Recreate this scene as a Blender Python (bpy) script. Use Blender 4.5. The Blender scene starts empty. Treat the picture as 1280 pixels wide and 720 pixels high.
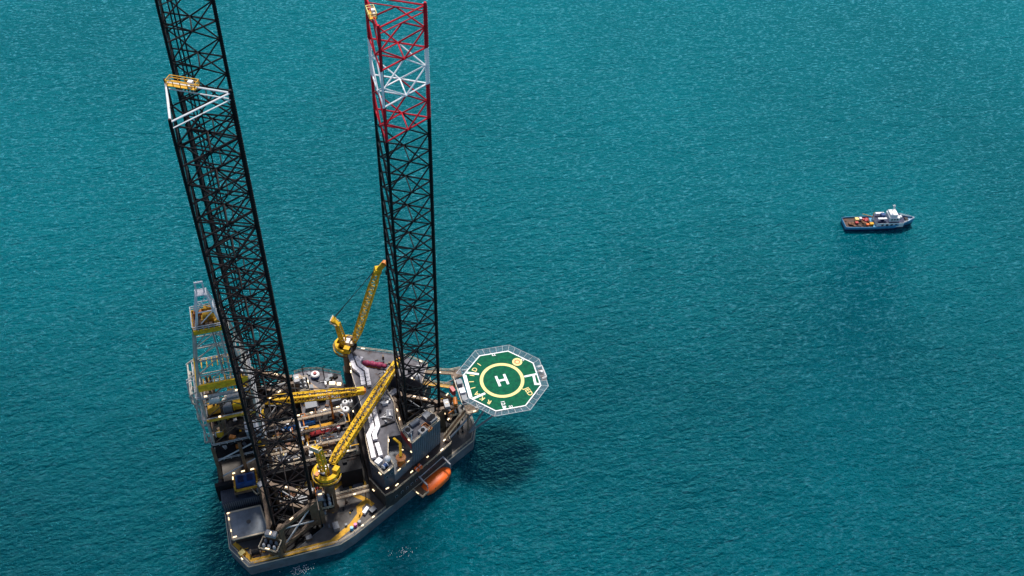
import bpy, bmesh, math, random
from mathutils import Vector, Matrix
random.seed(7)
PI = math.pi; R = math.radians
S = bpy.context.scene
COL = S.collection
# ------------------------------------------------------------------ camera, world, sun, exposure
# world axes: +x points to the bow of the rig, +y to its port side, z up, metres; the sea lies at SEA, the hull floats in it
cam = bpy.data.cameras.new("camera"); cam_o = bpy.data.objects.new("camera", cam); COL.objects.link(cam_o)
cam.sensor_width = 36; cam.lens = 36 * 1270 / 1280; cam.clip_start = 1; cam.clip_end = 30000
def cam_matrix():
    d = Vector((588 - 640, 360 - 1610, -1270)).normalized()          # straight down, seen in the camera
    zc = -d; fw = Vector((0, 0, -1)); yc = (fw - zc * fw.dot(zc)).normalized(); xc = yc.cross(zc)
    h = R(18.6); u = (math.cos(h), math.sin(h)); v = (-u[1], u[0])   # heading of the rig
    ax = xc * u[0] + yc * u[1]; ay = xc * v[0] + yc * v[1]
    m = Matrix((ax, ay, zc)).to_4x4(); m.translation = (-33.693, -186.953, 279.0)
    return m
cam_o.matrix_world = cam_matrix()
S.camera = cam_o
SEA = 17.3
SUN_EL, SUN_AZ = R(62), R(20)
w = bpy.data.worlds.new("World"); S.world = w; w.use_nodes = True
nt = w.node_tree; sky = nt.nodes.new("ShaderNodeTexSky"); sky.sky_type = 'NISHITA'; sky.sun_disc = False
sky.sun_elevation = SUN_EL; sky.sun_rotation = SUN_AZ; sky.air_density = 1.0; sky.dust_density = 1.5; sky.ozone_density = 1.0
bg = nt.nodes["Background"]; nt.links.new(sky.outputs[0], bg.inputs[0]); bg.inputs[1].default_value = 0.095
sun = bpy.data.lights.new("sun", 'SUN'); sun.energy = 4.0; sun.angle = R(10); sun.color = (1.0, 0.95, 0.88)
sun_o = bpy.data.objects.new("sun", sun); COL.objects.link(sun_o)
sd = Vector((math.sin(SUN_AZ) * math.cos(SUN_EL), math.cos(SUN_AZ) * math.cos(SUN_EL), math.sin(SUN_EL)))
sun_o.rotation_euler = sd.to_track_quat('Z', 'Y').to_euler(); sun_o.location = (0, 0, 400)
S.view_settings.view_transform = 'Standard'; S.view_settings.look = 'None'
S.view_settings.gamma = 1; S.view_settings.exposure = 0.27; S.view_settings.use_curve_mapping = False

# ------------------------------------------------------------------ materials
def mat(name, col, rough=0.55, metal=0.0, dirt=0.35, dcol=None, scale=0.6, rust=0.0, emit=None, bump=0.0, spec=0.5):
    m = bpy.data.materials.new(name); m.use_nodes = True
    n, l = m.node_tree.nodes, m.node_tree.links; b = n["Principled BSDF"]
    b.inputs["Roughness"].default_value = rough; b.inputs["Metallic"].default_value = metal; b.inputs["Specular IOR Level"].default_value = spec
    geo = n.new("ShaderNodeNewGeometry")
    ns = n.new("ShaderNodeTexNoise"); ns.inputs["Scale"].default_value = scale; ns.inputs["Detail"].default_value = 6
    ns.inputs["Roughness"].default_value = 0.65
    l.new(geo.outputs["Position"], ns.inputs["Vector"])
    rp = n.new("ShaderNodeValToRGB"); rp.color_ramp.elements[0].position = 0.38; rp.color_ramp.elements[1].position = 0.68
    l.new(ns.outputs["Fac"], rp.inputs["Fac"])
    mx = n.new("ShaderNodeMix"); mx.data_type = 'RGBA'
    dc = dcol or tuple(c * (1 - dirt) for c in col)
    mx.inputs[6].default_value = (*col, 1); mx.inputs[7].default_value = (*dc, 1)
    l.new(rp.outputs["Color"], mx.inputs[0])
    out = mx.outputs[2]
    if rust:
        n2 = n.new("ShaderNodeTexNoise"); n2.inputs["Scale"].default_value = 0.35; n2.inputs["Detail"].default_value = 8; n2.inputs["Roughness"].default_value = 0.7
        l.new(geo.outputs["Position"], n2.inputs["Vector"])
        r2 = n.new("ShaderNodeValToRGB"); r2.color_ramp.elements[0].position = 0.56; r2.color_ramp.elements[1].position = 0.68
        r2.color_ramp.elements[1].color = (rust, rust, rust, 1)
        l.new(n2.outputs["Fac"], r2.inputs["Fac"])
        m2 = n.new("ShaderNodeMix"); m2.data_type = 'RGBA'; m2.inputs[7].default_value = (0.10, 0.04, 0.018, 1)
        l.new(r2.outputs["Color"], m2.inputs[0]); l.new(out, m2.inputs[6]); out = m2.outputs[2]
    l.new(out, b.inputs["Base Color"])
    if bump:
        bp = n.new("ShaderNodeBump"); bp.inputs["Strength"].default_value = bump; bp.inputs["Distance"].default_value = 0.1
        l.new(ns.outputs["Fac"], bp.inputs["Height"]); l.new(bp.outputs[0], b.inputs["Normal"])
    if emit:
        b.inputs["Emission Color"].default_value = (*emit[0], 1); b.inputs["Emission Strength"].default_value = emit[1]
    return m

K = {
 'hull': mat("hull_paint", (0.16, 0.18, 0.20), 0.55, dirt=0.4, rust=0.6, scale=0.25),
 'deck': mat("deck_paint", (0.12, 0.108, 0.10), 0.7, dirt=0.5, rust=0.55, scale=0.3),
 'roof': mat("roof_paint", (0.16, 0.155, 0.175), 0.7, dirt=0.5, scale=0.35, rust=0.35, spec=0.25),
 'wall': mat("wall_paint", (0.06, 0.075, 0.105), 0.5, dirt=0.4, rust=0.35),
 'wallb': mat("wall_paint_brown", (0.06, 0.05, 0.047), 0.7, dirt=0.5, rust=0.5, spec=0.25),
 'pad': mat("pad_steel", (0.21, 0.245, 0.285), 0.5, dirt=0.45, scale=0.2, rust=0.2),
 'black': mat("leg_black", (0.004, 0.004, 0.006), 0.6, dirt=0.4, dcol=(0.016, 0.007, 0.006), scale=0.5, spec=0.2),
 'dark': mat("dark_steel", (0.014, 0.014, 0.017), 0.7, dirt=0.5, rust=0.3, spec=0.2),
 'well': mat("well_dark", (0.010, 0.010, 0.012), 0.8),
 'brown': mat("brown_steel", (0.17, 0.105, 0.06), 0.6, dirt=0.55, rust=0.5),
 'yellow': mat("crane_yellow", (0.88, 0.55, 0.025), 0.7, dirt=0.35, spec=0.2, dcol=(0.46, 0.23, 0.02), scale=0.7),
 'ywalk': mat("walkway_yellow", (0.78, 0.42, 0.05), 0.7, dirt=0.4, scale=0.8, rust=0.25, spec=0.2),
 'beige': mat("walkway_beige", (0.45, 0.32, 0.22), 0.7, dirt=0.3, scale=0.8),
 'white': mat("white_paint", (0.80, 0.79, 0.80), 0.4, dirt=0.12),
 'duct': mat("duct_white", (0.72, 0.68, 0.72), 0.35, dirt=0.15, scale=1.2),
 'cream': mat("cream_rail", (0.72, 0.58, 0.40), 0.5, dirt=0.3),
 'grey': mat("light_grey", (0.30, 0.31, 0.34), 0.5, dirt=0.3, rust=0.25),
 'mgrey': mat("mid_grey", (0.17, 0.185, 0.215), 0.5, dirt=0.3),
 'galv': mat("galvanised", (0.58, 0.58, 0.59), 0.5, metal=0.0, dirt=0.35, rust=0.35),
 'tan': mat("derrick_tan", (0.50, 0.46, 0.40), 0.55, dirt=0.4, rust=0.5),
 'vdeck': mat("vessel_deck", (0.10, 0.040, 0.022), 0.7, dirt=0.7, dcol=(0.03, 0.02, 0.016), scale=1.2),
 'blue': mat("blue_paint", (0.012, 0.07, 0.24), 0.4, dirt=0.4),
 'bblue': mat("pipe_blue", (0.01, 0.16, 0.52), 0.35, dirt=0.4, scale=1.5),
 'navy': mat("navy_paint", (0.012, 0.022, 0.08), 0.4),
 'orange': mat("lifeboat_orange", (1.0, 0.16, 0.012), 0.45, dirt=0.15),
 'dorange': mat("orange_paint", (0.62, 0.19, 0.02), 0.5, dirt=0.4),
 'red': mat("red_paint", (0.42, 0.025, 0.03), 0.45, dirt=0.3),
 'magenta': mat("magenta_tarp", (0.30, 0.02, 0.08), 0.6, dirt=0.6, scale=1.0),
 'pink': mat("pink_drum", (0.75, 0.06, 0.32), 0.4),
 'cyan': mat("cyan_drum", (0.10, 0.50, 0.75), 0.4),
 'heli': mat("helideck_green", (0.006, 0.125, 0.060), 0.85, dirt=0.3, dcol=(0.005, 0.062, 0.042), scale=0.8, spec=0.1),
 'hy': mat("helideck_yellow", (0.85, 0.66, 0.22), 0.55, dirt=0.15),
 'hw': mat("helideck_white", (0.82, 0.82, 0.82), 0.5, dirt=0.08),
 'net': mat("safety_net", (0.22, 0.33, 0.40), 0.6),
 'rope': mat("wire_rope", (0.02, 0.02, 0.022), 0.5),
 'wood': mat("wood_deck", (0.20, 0.085, 0.04), 0.7, dirt=0.6, scale=1.5),
 'glass': mat("dark_glass", (0.01, 0.014, 0.02), 0.1),
 'lamp': mat("lamp_lens", (0.9, 0.8, 0.6), 0.4, dirt=0.0, emit=((1.0, 0.74, 0.42), 2.0)),
}
def banded():                                   # painted aviation bands of the bow leg
    m = mat("leg_banded", (0.60, 0.008, 0.024), 0.6, spec=0.2)
    n, l = m.node_tree.nodes, m.node_tree.links; b = n["Principled BSDF"]
    old = b.inputs["Base Color"].links[0].from_socket
    geo = n.new("ShaderNodeNewGeometry"); sp = n.new("ShaderNodeSeparateXYZ"); l.new(geo.outputs["Position"], sp.inputs[0])
    def gt(z):
        q = n.new("ShaderNodeMath"); q.operation = 'GREATER_THAN'; q.inputs[1].default_value = z; l.new(sp.outputs["Z"], q.inputs[0]); return q.outputs[0]
    def mix(f, a, c):
        q = n.new("ShaderNodeMix"); q.data_type = 'RGBA'; l.new(f, q.inputs[0])
        if isinstance(a, tuple): q.inputs[6].default_value = a
        else: l.new(a, q.inputs[6])
        if isinstance(c, tuple): q.inputs[7].default_value = c
        else: l.new(c, q.inputs[7])
        return q.outputs[2]
    o = mix(gt(140.2), (0.004, 0.004, 0.006, 1), old)
    o = mix(gt(149.4), o, (0.90, 0.89, 0.90, 1))
    o = mix(gt(158.6), o, old)
    l.new(o, b.inputs["Base Color"]); return m
K['band'] = banded()

# ------------------------------------------------------------------ geometry helpers
class M:
    def __init__(s): s.v = []; s.f = []
    def add(s, vs, fs):
        o = len(s.v); s.v += [tuple(p) for p in vs]; s.f += [tuple(i + o for i in f) for f in fs]; return s
    def box(s, x, y, z, sx, sy, sz, rot=0.0):          # z is the underside
        c, q = math.cos(rot), math.sin(rot); vs = []
        for dz in (0, sz):
            for a, b in ((-1, -1), (1, -1), (1, 1), (-1, 1)):
                p, t = a * sx / 2, b * sy / 2; vs.append((x + p * c - t * q, y + p * q + t * c, z + dz))
        return s.add(vs, [(3, 2, 1, 0), (4, 5, 6, 7), (0, 1, 5, 4), (1, 2, 6, 5), (2, 3, 7, 6), (3, 0, 4, 7)])
    def beam(s, p, q, wd, ht):
        p, q = Vector(p), Vector(q); d = (q - p).normalized()
        up = Vector((0, 0, 1)) if abs(d.z) < 0.95 else Vector((1, 0, 0))
        sd_ = d.cross(up).normalized(); up = sd_.cross(d); vs = []
        for e in (p, q):
            for a, b in ((-1, -1), (1, -1), (1, 1), (-1, 1)): vs.append(e + sd_ * a * wd / 2 + up * b * ht / 2)
        return s.add(vs, [(0, 1, 2, 3), (7, 6, 5, 4), (1, 0, 4, 5), (2, 1, 5, 6), (3, 2, 6, 7), (0, 3, 7, 4)])
    def tube(s, p, q, r, n=6, r2=None):
        p, q = Vector(p), Vector(q); d = (q - p).normalized(); r2 = r if r2 is None else r2
        a = d.orthogonal().normalized(); b = d.cross(a); vs = []
        for e, rr in ((p, r), (q, r2)):
            for k in range(n): t = 2 * PI * k / n; vs.append(e + (a * math.cos(t) + b * math.sin(t)) * rr)
        fs = [(k, (k + 1) % n, n + (k + 1) % n, n + k) for k in range(n)] + [tuple(range(n - 1, -1, -1)), tuple(range(n, 2 * n))]
        return s.add(vs, fs)
    def path(s, pts, r, n=6):
        for a, b in zip(pts, pts[1:]): s.tube(a, b, r, n)
        return s
    def lathe(s, x, y, prof, n=20):                    # prof: (radius, z) from bottom to top
        vs = []; fs = []
        for r, z in prof:
            for k in range(n): t = 2 * PI * k / n; vs.append((x + r * math.cos(t), y + r * math.sin(t), z))
        for i in range(len(prof) - 1):
            for k in range(n): fs.append((i * n + k, i * n + (k + 1) % n, (i + 1) * n + (k + 1) % n, (i + 1) * n + k))
        fs += [tuple(range(n - 1, -1, -1)), tuple(range((len(prof) - 1) * n, len(prof) * n))]
        return s.add(vs, fs)
    def ball(s, x, y, z, r, n=16, sq=1.0):
        return s.lathe(x, y, [(max(0.01, r * math.sin(PI * i / 10)), z - r * sq * math.cos(PI * i / 10)) for i in range(11)], n)
    def slab(s, outer, z0, z1, holes=()):
        bm = bmesh.new(); loops = []
        for lp in [outer, *holes]:
            vs = [bm.verts.new((p[0], p[1], z1)) for p in lp]; loops.append(vs)
            for a, b in zip(vs, vs[1:] + vs[:1]): bm.edges.new((a, b))
        bmesh.ops.triangle_fill(bm, edges=bm.edges[:], use_beauty=True, use_dissolve=False)
        top = bm.faces[:]; mp = {}
        for vs in loops:
            for v_ in vs: mp[v_] = bm.verts.new((v_.co.x, v_.co.y, z0))
        for f in top: bm.faces.new([mp[v_] for v_ in reversed(f.verts)])
        for vs in loops:
            for a, b in zip(vs, vs[1:] + vs[:1]): bm.faces.new((a, b, mp[b], mp[a]))
        bmesh.ops.recalc_face_normals(bm, faces=bm.faces[:])
        bm.verts.index_update()
        s.add([v_.co.copy() for v_ in bm.verts], [tuple(v_.index for v_ in f.verts) for f in bm.faces]); bm.free(); return s
    def rail(s, pts, z, h=1.1, r=0.055, closed=False, step=2.0):
        pts = [Vector((p[0], p[1], z)) for p in pts]
        if closed: pts.append(pts[0])
        for a, b in zip(pts, pts[1:]):
            n = max(1, int(round((b - a).length / step)))
            for k in range(n + 1): c = a.lerp(b, k / n); s.tube(c, c + Vector((0, 0, h)), r, 4)
            for hh in (h, h * 0.52): s.tube(a + Vector((0, 0, hh)), b + Vector((0, 0, hh)), r, 4)
        return s
    def strip(s, pts, wd, z0, z1):                     # a flat path of given width
        P = [Vector((p[0], p[1])) for p in pts]; L_ = []; R_ = []
        for i, p in enumerate(P):
            d = Vector((0, 0))
            if i: d += (P[i] - P[i - 1]).normalized()
            if i < len(P) - 1: d += (P[i + 1] - P[i]).normalized()
            d.normalize(); nrm = Vector((-d.y, d.x))
            e = (P[min(i + 1, len(P) - 1)] - P[max(i - 1, 0)]) if 0 < i < len(P) - 1 else None
            k = 1.0
            if e is not None:
                c = (P[i] - P[i - 1]).normalized().dot(d); k = 1 / max(0.5, c)
            L_.append(p + nrm * wd / 2 * k); R_.append(p - nrm * wd / 2 * k)
        for i in range(len(P) - 1):
            q = [R_[i], R_[i + 1], L_[i + 1], L_[i]]
            vs = [(a.x, a.y, z0) for a in q] + [(a.x, a.y, z1) for a in q]
            s.add(vs, [(3, 2, 1, 0), (4, 5, 6, 7), (0, 1, 5, 4), (1, 2, 6, 5), (2, 3, 7, 6), (3, 0, 4, 7)])
        return s

def root_loc(o):
    v = Vector((0, 0, 0))
    while o: v += o.location; o = o.parent
    return v
def obj(name, m, material, parent=None, loc=None, smooth=False, label=None):
    me = bpy.data.meshes.new(name)
    off = root_loc(parent) if parent else Vector((0, 0, 0))
    if loc is not None: off = off + Vector(loc) if parent else Vector(loc)
    me.from_pydata([tuple(Vector(v) - off) for v in m.v], [], m.f); me.update()
    me.materials.append(K[material] if isinstance(material, str) else material)
    if smooth:
        for p in me.polygons: p.use_smooth = True
    o = bpy.data.objects.new(name, me); COL.objects.link(o)
    if parent: o.parent = parent
    if loc is not None: o.location = loc
    if label: o["label"] = label
    return o
def tag(o, label, cat, group=None):
    o["label"] = label; o["category"] = cat
    if group: o["group"] = group
    return o
def thing(name, label, cat, loc=(0, 0, 0), group=None):
    o = bpy.data.objects.new(name, None); COL.objects.link(o); o.location = loc; o.empty_display_size = 1
    return tag(o, label, cat, group)
def solid(name, label, cat, m, material, loc, group=None, smooth=False):
    return tag(obj(name, m, material, None, loc, smooth), label, cat, group)
def copy_tree(o, parent=None):
    kids = list(o.children); c = o.copy(); COL.objects.link(c)
    if parent: c.parent = parent
    for k in kids: copy_tree(k, c)
    return c
lamp_mesh = None
def lamps(parent, pts, rot=0.0, size=(1.0, 0.26, 0.2)):            # lit deck lights, each a part of its thing
    off = root_loc(parent)
    for p in pts:
        if random.random() < 0.3: continue
        m = M().box(0, 0, 0, size[0] * random.uniform(.6, 1.15), size[1], size[2], rot=p[3] if len(p) > 3 else rot)
        o = obj("deck_light", m, 'lamp'); o.parent = parent; o.location = Vector(p[:3]) - off
def along(a, b, n, z, inset=0.0):
    a, b = Vector(a), Vector(b); d = (b - a); ang = math.atan2(d.y, d.x); nn = Vector((-d.y, d.x)).normalized() * inset
    return [(*(a.lerp(b, (k + 0.5) / n) + nn), z, ang) for k in range(n)]

# ------------------------------------------------------------------ the sea
def sea():
    m = bpy.data.materials.new("sea_water"); m.use_nodes = True
    n, l = m.node_tree.nodes, m.node_tree.links; b = n["Principled BSDF"]
    geo = n.new("ShaderNodeNewGeometry")
    def mapped(rot, sc):
        mp = n.new("ShaderNodeMapping"); mp.inputs["Rotation"].default_value = (0, 0, R(rot)); mp.inputs["Scale"].default_value = sc
        l.new(geo.outputs["Position"], mp.inputs["Vector"]); return mp.outputs[0]
    def noise(vec, sc, det=4, ro=0.55, dist=0.0):
        q = n.new("ShaderNodeTexNoise"); q.inputs["Scale"].default_value = sc; q.inputs["Detail"].default_value = det
        q.inputs["Roughness"].default_value = ro; q.inputs["Distortion"].default_value = dist; l.new(vec, q.inputs["Vector"]); return q.outputs["Fac"]
    def math_(op, a, b_):
        q = n.new("ShaderNodeMath"); q.operation = op
        for i, x in enumerate((a, b_)):
            if isinstance(x, (int, float)): q.inputs[i].default_value = x
            else: l.new(x, q.inputs[i])
        return q.outputs[0]
    w1 = noise(mapped(26, (0.6, 1.4, 1)), 0.10, 3, 0.5, 0.6)       # wind sea
    w2 = noise(mapped(6, (0.7, 1.4, 1)), 0.27, 4, 0.6, 0.4)
    w3 = noise(mapped(40, (0.8, 1.3, 1)), 0.75, 3, 0.6)
    h = math_('ADD', math_('MULTIPLY', w1, 1.9), math_('ADD', math_('MULTIPLY', w2, 1.8), math_('MULTIPLY', w3, 1.6)))
    bp = n.new("ShaderNodeBump"); bp.inputs["Strength"].default_value = 1.0; bp.inputs["Distance"].default_value = 1.0
    l.new(h, bp.inputs["Height"])
    big = noise(mapped(20, (1, 1, 1)), 0.006, 4, 0.55)
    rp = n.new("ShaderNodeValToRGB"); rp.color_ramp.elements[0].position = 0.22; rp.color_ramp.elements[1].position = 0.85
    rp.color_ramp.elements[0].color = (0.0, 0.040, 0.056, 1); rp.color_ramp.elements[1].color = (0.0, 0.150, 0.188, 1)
    sy = n.new("ShaderNodeSeparateXYZ"); l.new(geo.outputs["Position"], sy.inputs[0])   # painted brightness gradient: darker near side stands in for vignette and sky reflection
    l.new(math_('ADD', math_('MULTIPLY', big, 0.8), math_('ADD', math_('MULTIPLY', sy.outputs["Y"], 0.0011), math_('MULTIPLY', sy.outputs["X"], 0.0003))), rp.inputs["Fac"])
    # sky reflection on the small crests, painted as pale lines, stronger far right
    sx = n.new("ShaderNodeSeparateXYZ"); l.new(geo.outputs["Position"], sx.inputs[0])
    patch_noise = noise(mapped(30, (1, 1, 1)), 0.008, 3, 0.5)
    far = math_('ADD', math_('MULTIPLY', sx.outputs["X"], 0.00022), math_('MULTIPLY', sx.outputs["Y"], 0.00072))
    def ridge(x, k): return math_('POWER', math_('SUBTRACT', 1.0, math_('ABSOLUTE', math_('SUBTRACT', math_('MULTIPLY', x, 2.0), 1.0), 0)), k)
    c1 = ridge(noise(mapped(24, (0.55, 1.35, 1)), 0.30, 2, 0.5, 0.5), 9.0); c2 = ridge(noise(mapped(8, (0.6, 1.3, 1)), 0.52, 2, 0.5, 0.6), 8.0)
    brk = noise(mapped(15, (0.7, 1.2, 1)), 0.75, 3, 0.6)
    lev = math_('ADD', math_('ADD', math_('MULTIPLY', patch_noise, 0.35), 0.0), math_('MULTIPLY', far, 1.7))
    cr_ = math_('SUBTRACT', math_('MULTIPLY', math_('ADD', c1, math_('MULTIPLY', c2, 0.8)), math_('SUBTRACT', math_('MULTIPLY', brk, 2.6), 0.75)), 0.34)
    cl = n.new("ShaderNodeClamp"); l.new(math_('MULTIPLY', cr_, lev), cl.inputs[0]); cl.inputs[2].default_value = 0.8
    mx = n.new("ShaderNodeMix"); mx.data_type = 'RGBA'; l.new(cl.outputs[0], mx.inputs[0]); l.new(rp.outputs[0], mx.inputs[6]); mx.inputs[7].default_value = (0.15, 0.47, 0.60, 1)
    wc = noise(mapped(18, (0.6, 1.2, 1)), 0.35, 4, 0.7, 0.6)
    w_ = math_('MULTIPLY', math_('GREATER_THAN', math_('ADD', wc, math_('MULTIPLY', patch_noise, 0.10)), 0.845), 0.8)
    m2 = n.new("ShaderNodeMix"); m2.data_type = 'RGBA'; l.new(w_, m2.inputs[0]); l.new(mx.outputs[2], m2.inputs[6]); m2.inputs[7].default_value = (0.55, 0.62, 0.64, 1)
    mx = m2
    df = n.new("ShaderNodeBsdfDiffuse"); gl = n.new("ShaderNodeBsdfGlossy"); fr = n.new("ShaderNodeFresnel"); ms = n.new("ShaderNodeMixShader")
    l.new(mx.outputs[2], df.inputs["Color"]); gl.inputs["Color"].default_value = (0.10, 0.72, 1.0, 1); gl.inputs["Roughness"].default_value = 0.08; fr.inputs["IOR"].default_value = 1.333
    for q in (df, gl, fr): l.new(bp.outputs[0], q.inputs["Normal"])
    l.new(fr.outputs[0], ms.inputs[0]); l.new(df.outputs[0], ms.inputs[1]); l.new(gl.outputs[0], ms.inputs[2]); l.new(ms.outputs[0], n["Material Output"].inputs["Surface"]); n.remove(b)
    g = 9000
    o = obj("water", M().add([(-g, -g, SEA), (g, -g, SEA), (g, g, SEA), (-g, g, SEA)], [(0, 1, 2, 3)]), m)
    o["kind"] = "structure"
sea()

# ------------------------------------------------------------------ the hull
DZ = 22.0
def ngon(cx, cy, r, n, a0=0.0): return [(cx + r * math.cos(R(a0) + 2 * PI * k / n), cy + r * math.sin(R(a0) + 2 * PI * k / n)) for k in range(n)]
LEGS = [(-42.17, -21.85), (-42.17, 21.85), (0.0, 0.0)]
def leg_hole(cx, cy, r=9.6):
    out = []
    for a in (0, 120, 240):
        for d in (-17, 17): out.append((cx + r * math.cos(R(a + d)), cy + r * math.sin(R(a + d))))
    return out
HULL = [(-59.4, -24.2), (-55.0, -31.4), (-29.5, -31.4), (-25.0, -29.6), (16.3, -6.9), (18.3, -2.4), (18.3, 2.4), (16.3, 6.9), (-25.0, 29.6), (-29.5, 31.4), (-55.0, 31.4), (-59.4, 24.2)]
hull = thing("rig_hull", "dark slate triangular hull of the rig, floating on the sea with its three legs raised", "rig hull", (-25, 0, 17))
obj("hull_shell", M().slab(HULL, 13.0, DZ, [leg_hole(*c) for c in LEGS]), 'hull', hull)
inn = [(x * 0.985 - 0.3, y * 0.985) for x, y in HULL]
obj("deck_plating", M().slab(inn, DZ + 0.004, DZ + 0.03, [leg_hole(*c, 9.9) for c in LEGS]), 'deck', hull)
obj("fender_strip", M().path([(x, y, DZ - 0.25) for x, y in HULL + HULL[:1]], 0.2, 6), 'cream', hull)
obj("railing", M().rail(inn[2:4] + inn[4:5], DZ + 0.03), 'cream', hull)
obj("railing", M().rail(inn[:3], DZ + 0.03), 'cream', hull)
obj("railing", M().rail(inn[4:8] , DZ + 0.03), 'cream', hull)
obj("railing", M().rail(inn[8:], DZ + 0.03), 'cream', hull)
obj("railing", M().rail([inn[0], inn[-1]], DZ + 0.03), 'cream', hull)
WZ = DZ + 0.036
obj("painted_walkway", M().strip([(-53.5, -30.1), (-43, -30.4), (-31.6, -30.2), (-25.2, -26.4), (-22.2, -23.3), (-22.0, -20.9), (-19.6, -19.4)], 1.6, WZ, WZ + 0.02), 'ywalk', hull)
obj("painted_walkway", M().strip([(-23.6, -15.6), (-19.7, -19.0), (-17.9, -21.4)], 1.3, WZ + 0.004, WZ + 0.024), 'ywalk', hull)
ring = M(); a = ngon(-21.0, -13.6, 2.6, 24); b_ = ngon(-21.0, -13.6, 1.8, 24)
ring.slab(a, WZ + 0.008, WZ + 0.03, [b_]); obj("painted_walkway", ring, 'ywalk', hull)
obj("painted_walkway", M().strip([(-28.5, -13.2), (-22.6, -9.6), (-19.9, -10.6), (-21, -11.4)], 1.1, WZ + 0.012, WZ + 0.032), 'ywalk', hull)
obj("painted_walkway", M().strip([(-53.5, -30.1), (-58, -23)], 1.2, WZ + 0.016, WZ + 0.036), 'ywalk', hull)
# edge lights along the hull
lamps(hull, along((-57.6, -26.6), (-55.3, -30.6), 1, DZ + 0.05) + along((-24, -28.6), (-17, -24.8), 2, DZ + 0.6) + [(-58.3, -26.0, DZ + .05, 0.3), (-52, -27.5, DZ + .05, .3), (-46.5, -27.3, DZ + .05, 0.9)])
obj("hatch", M().lathe(-20.9, -13.6, [(1.5, DZ + .05), (1.5, DZ + .45), (1.3, DZ + .55)], 20), 'mgrey', hull)
hl = M()
for k in range(5): hl.lathe(14 + 0.3 * math.sin(k * 2.1), -3 + 1.6 * k, [(0.28, DZ + .03), (0.28, DZ + .7), (0.4, DZ + .75), (0.4, DZ + .9)], 10)
obj("bollard", hl, 'dark', hull)

# ------------------------------------------------------------------ the three legs
TOP = 169.5; RC = 7.5
def cpos(a, r=RC): return Vector((r * math.cos(R(a)), r * math.sin(R(a)), 0))
def chord_mesh():
    m = M().tube((0, 0, 15.5), (0, 0, TOP), 0.29, 10)
    m.box(0, 0, 15.6, 0.76, 0.2, TOP - 15.9)
    return m
def rack(m, n):                              # rack teeth, seen as a ragged edge
    for k in range(n):
        z = 20 + k * 0.62
        m.box(0, 0, z, 0.94, 0.22, 0.3)
def bay_meshes(h=9.25):
    faces = ((0, 120), (120, 240), (240, 0)); xs = []
    for a, b in faces:
        A, B = cpos(a), cpos(b); up = Vector((0, 0, h / 2)); mid = (A + B) / 2
        m = M()
        for c in (A, B):
            d = (mid - c).normalized() * 0.4
            for s_ in (1, -1): m.tube(c + up * s_ + d, mid, 0.18, 6)
        m.tube(mid - (A - B).normalized() * .45, mid + (A - B).normalized() * .45, 0.27, 6)
        xs.append(m)
    hz = M()
    for a, b in faces:
        A, B = cpos(a), cpos(b); hz.tube(A, B, 0.2, 6)
    mids = [(cpos(a) + cpos(b)) / 2 for a, b in faces]
    for i in range(3): hz.tube(mids[i], mids[(i + 1) % 3], 0.17, 6)
    return hz, xs
def make_leg(loc, label, m_):
    t = thing("lattice_leg", label, "rig leg", (*loc, 0), "three lattice legs of the rig")
    for a in (0, 120, 240):
        m = chord_mesh(); rack(m, 240)
        o = obj("chord", m, m_); o.parent = t; o.location = cpos(a); o.rotation_euler = (0, 0, R(a))
    hz, xs = bay_meshes()
    bays = [158.7 - 9.25 * k for k in range(16)]
    first = obj("horizontal_frame", hz, m_); first.parent = t; first.location = (0, 0, bays[0])
    for x in xs: o = obj("cross_brace", x, m_); o.parent = first
    for z in bays[1:]:
        c = copy_tree(first, t); c.location = (0, 0, z)
    tm = M(); tb = M()
    for a, b in ((0, 120), (120, 240), (240, 0)):
        for z in (168.8, 167.4): tm.tube(cpos(a) + Vector((0, 0, z)), cpos(b) + Vector((0, 0, z)), 0.19 if z > 168 else 0.13, 6)
        md = (cpos(a) + cpos(b)) / 2
        for c in (a, b): tb.tube(cpos(c) + Vector((0, 0, 163.4)), md + Vector((0, 0, 167.4)), 0.18, 6)
    tf = obj("top_frame", tm, m_); tf.parent = t
    tf = obj("top_brace", tb, m_); tf.parent = t
    o = obj("spud_can", M().lathe(0, 0, [(3, 14.2), (8.7, 16.2), (8.7, 18.0), (2.5, 18.9)], 24), 'well'); o.parent = t
    return t
l_bow = make_leg(LEGS[2], "bow lattice leg with red and white bands at its top, beside the helideck", 'band')
l_sb = make_leg(LEGS[0], "nearest black lattice leg, with white bars and a yellow platform at its top", 'black')
l_pt = copy_tree(l_sb); l_pt.location = (*LEGS[1], 0)
l_pt["label"] = "black lattice leg behind the nearest one, its top running out of the picture"
for c in l_sb.children:
    if c.name.startswith("top_frame"): c.data = c.data.copy(); c.data.materials[0] = K['white']
upper = [c for c in l_sb.children if c.name.startswith("horizontal_frame") and c.location.z > 155]
for c in upper:
    pass
for leg, offs in ((l_pt, ((-2.0, 2.2), (-1.2, 1.6), (-0.2, 1.0))), (l_bow, ((-2.5, -0.6),))):
    for dx, dy in offs:
        o = obj("riser_pipe", M().tube((dx, dy, 24), (dx, dy, 166), 0.17, 8), 'dark' if leg is not l_bow else 'black'); o.parent = leg
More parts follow.
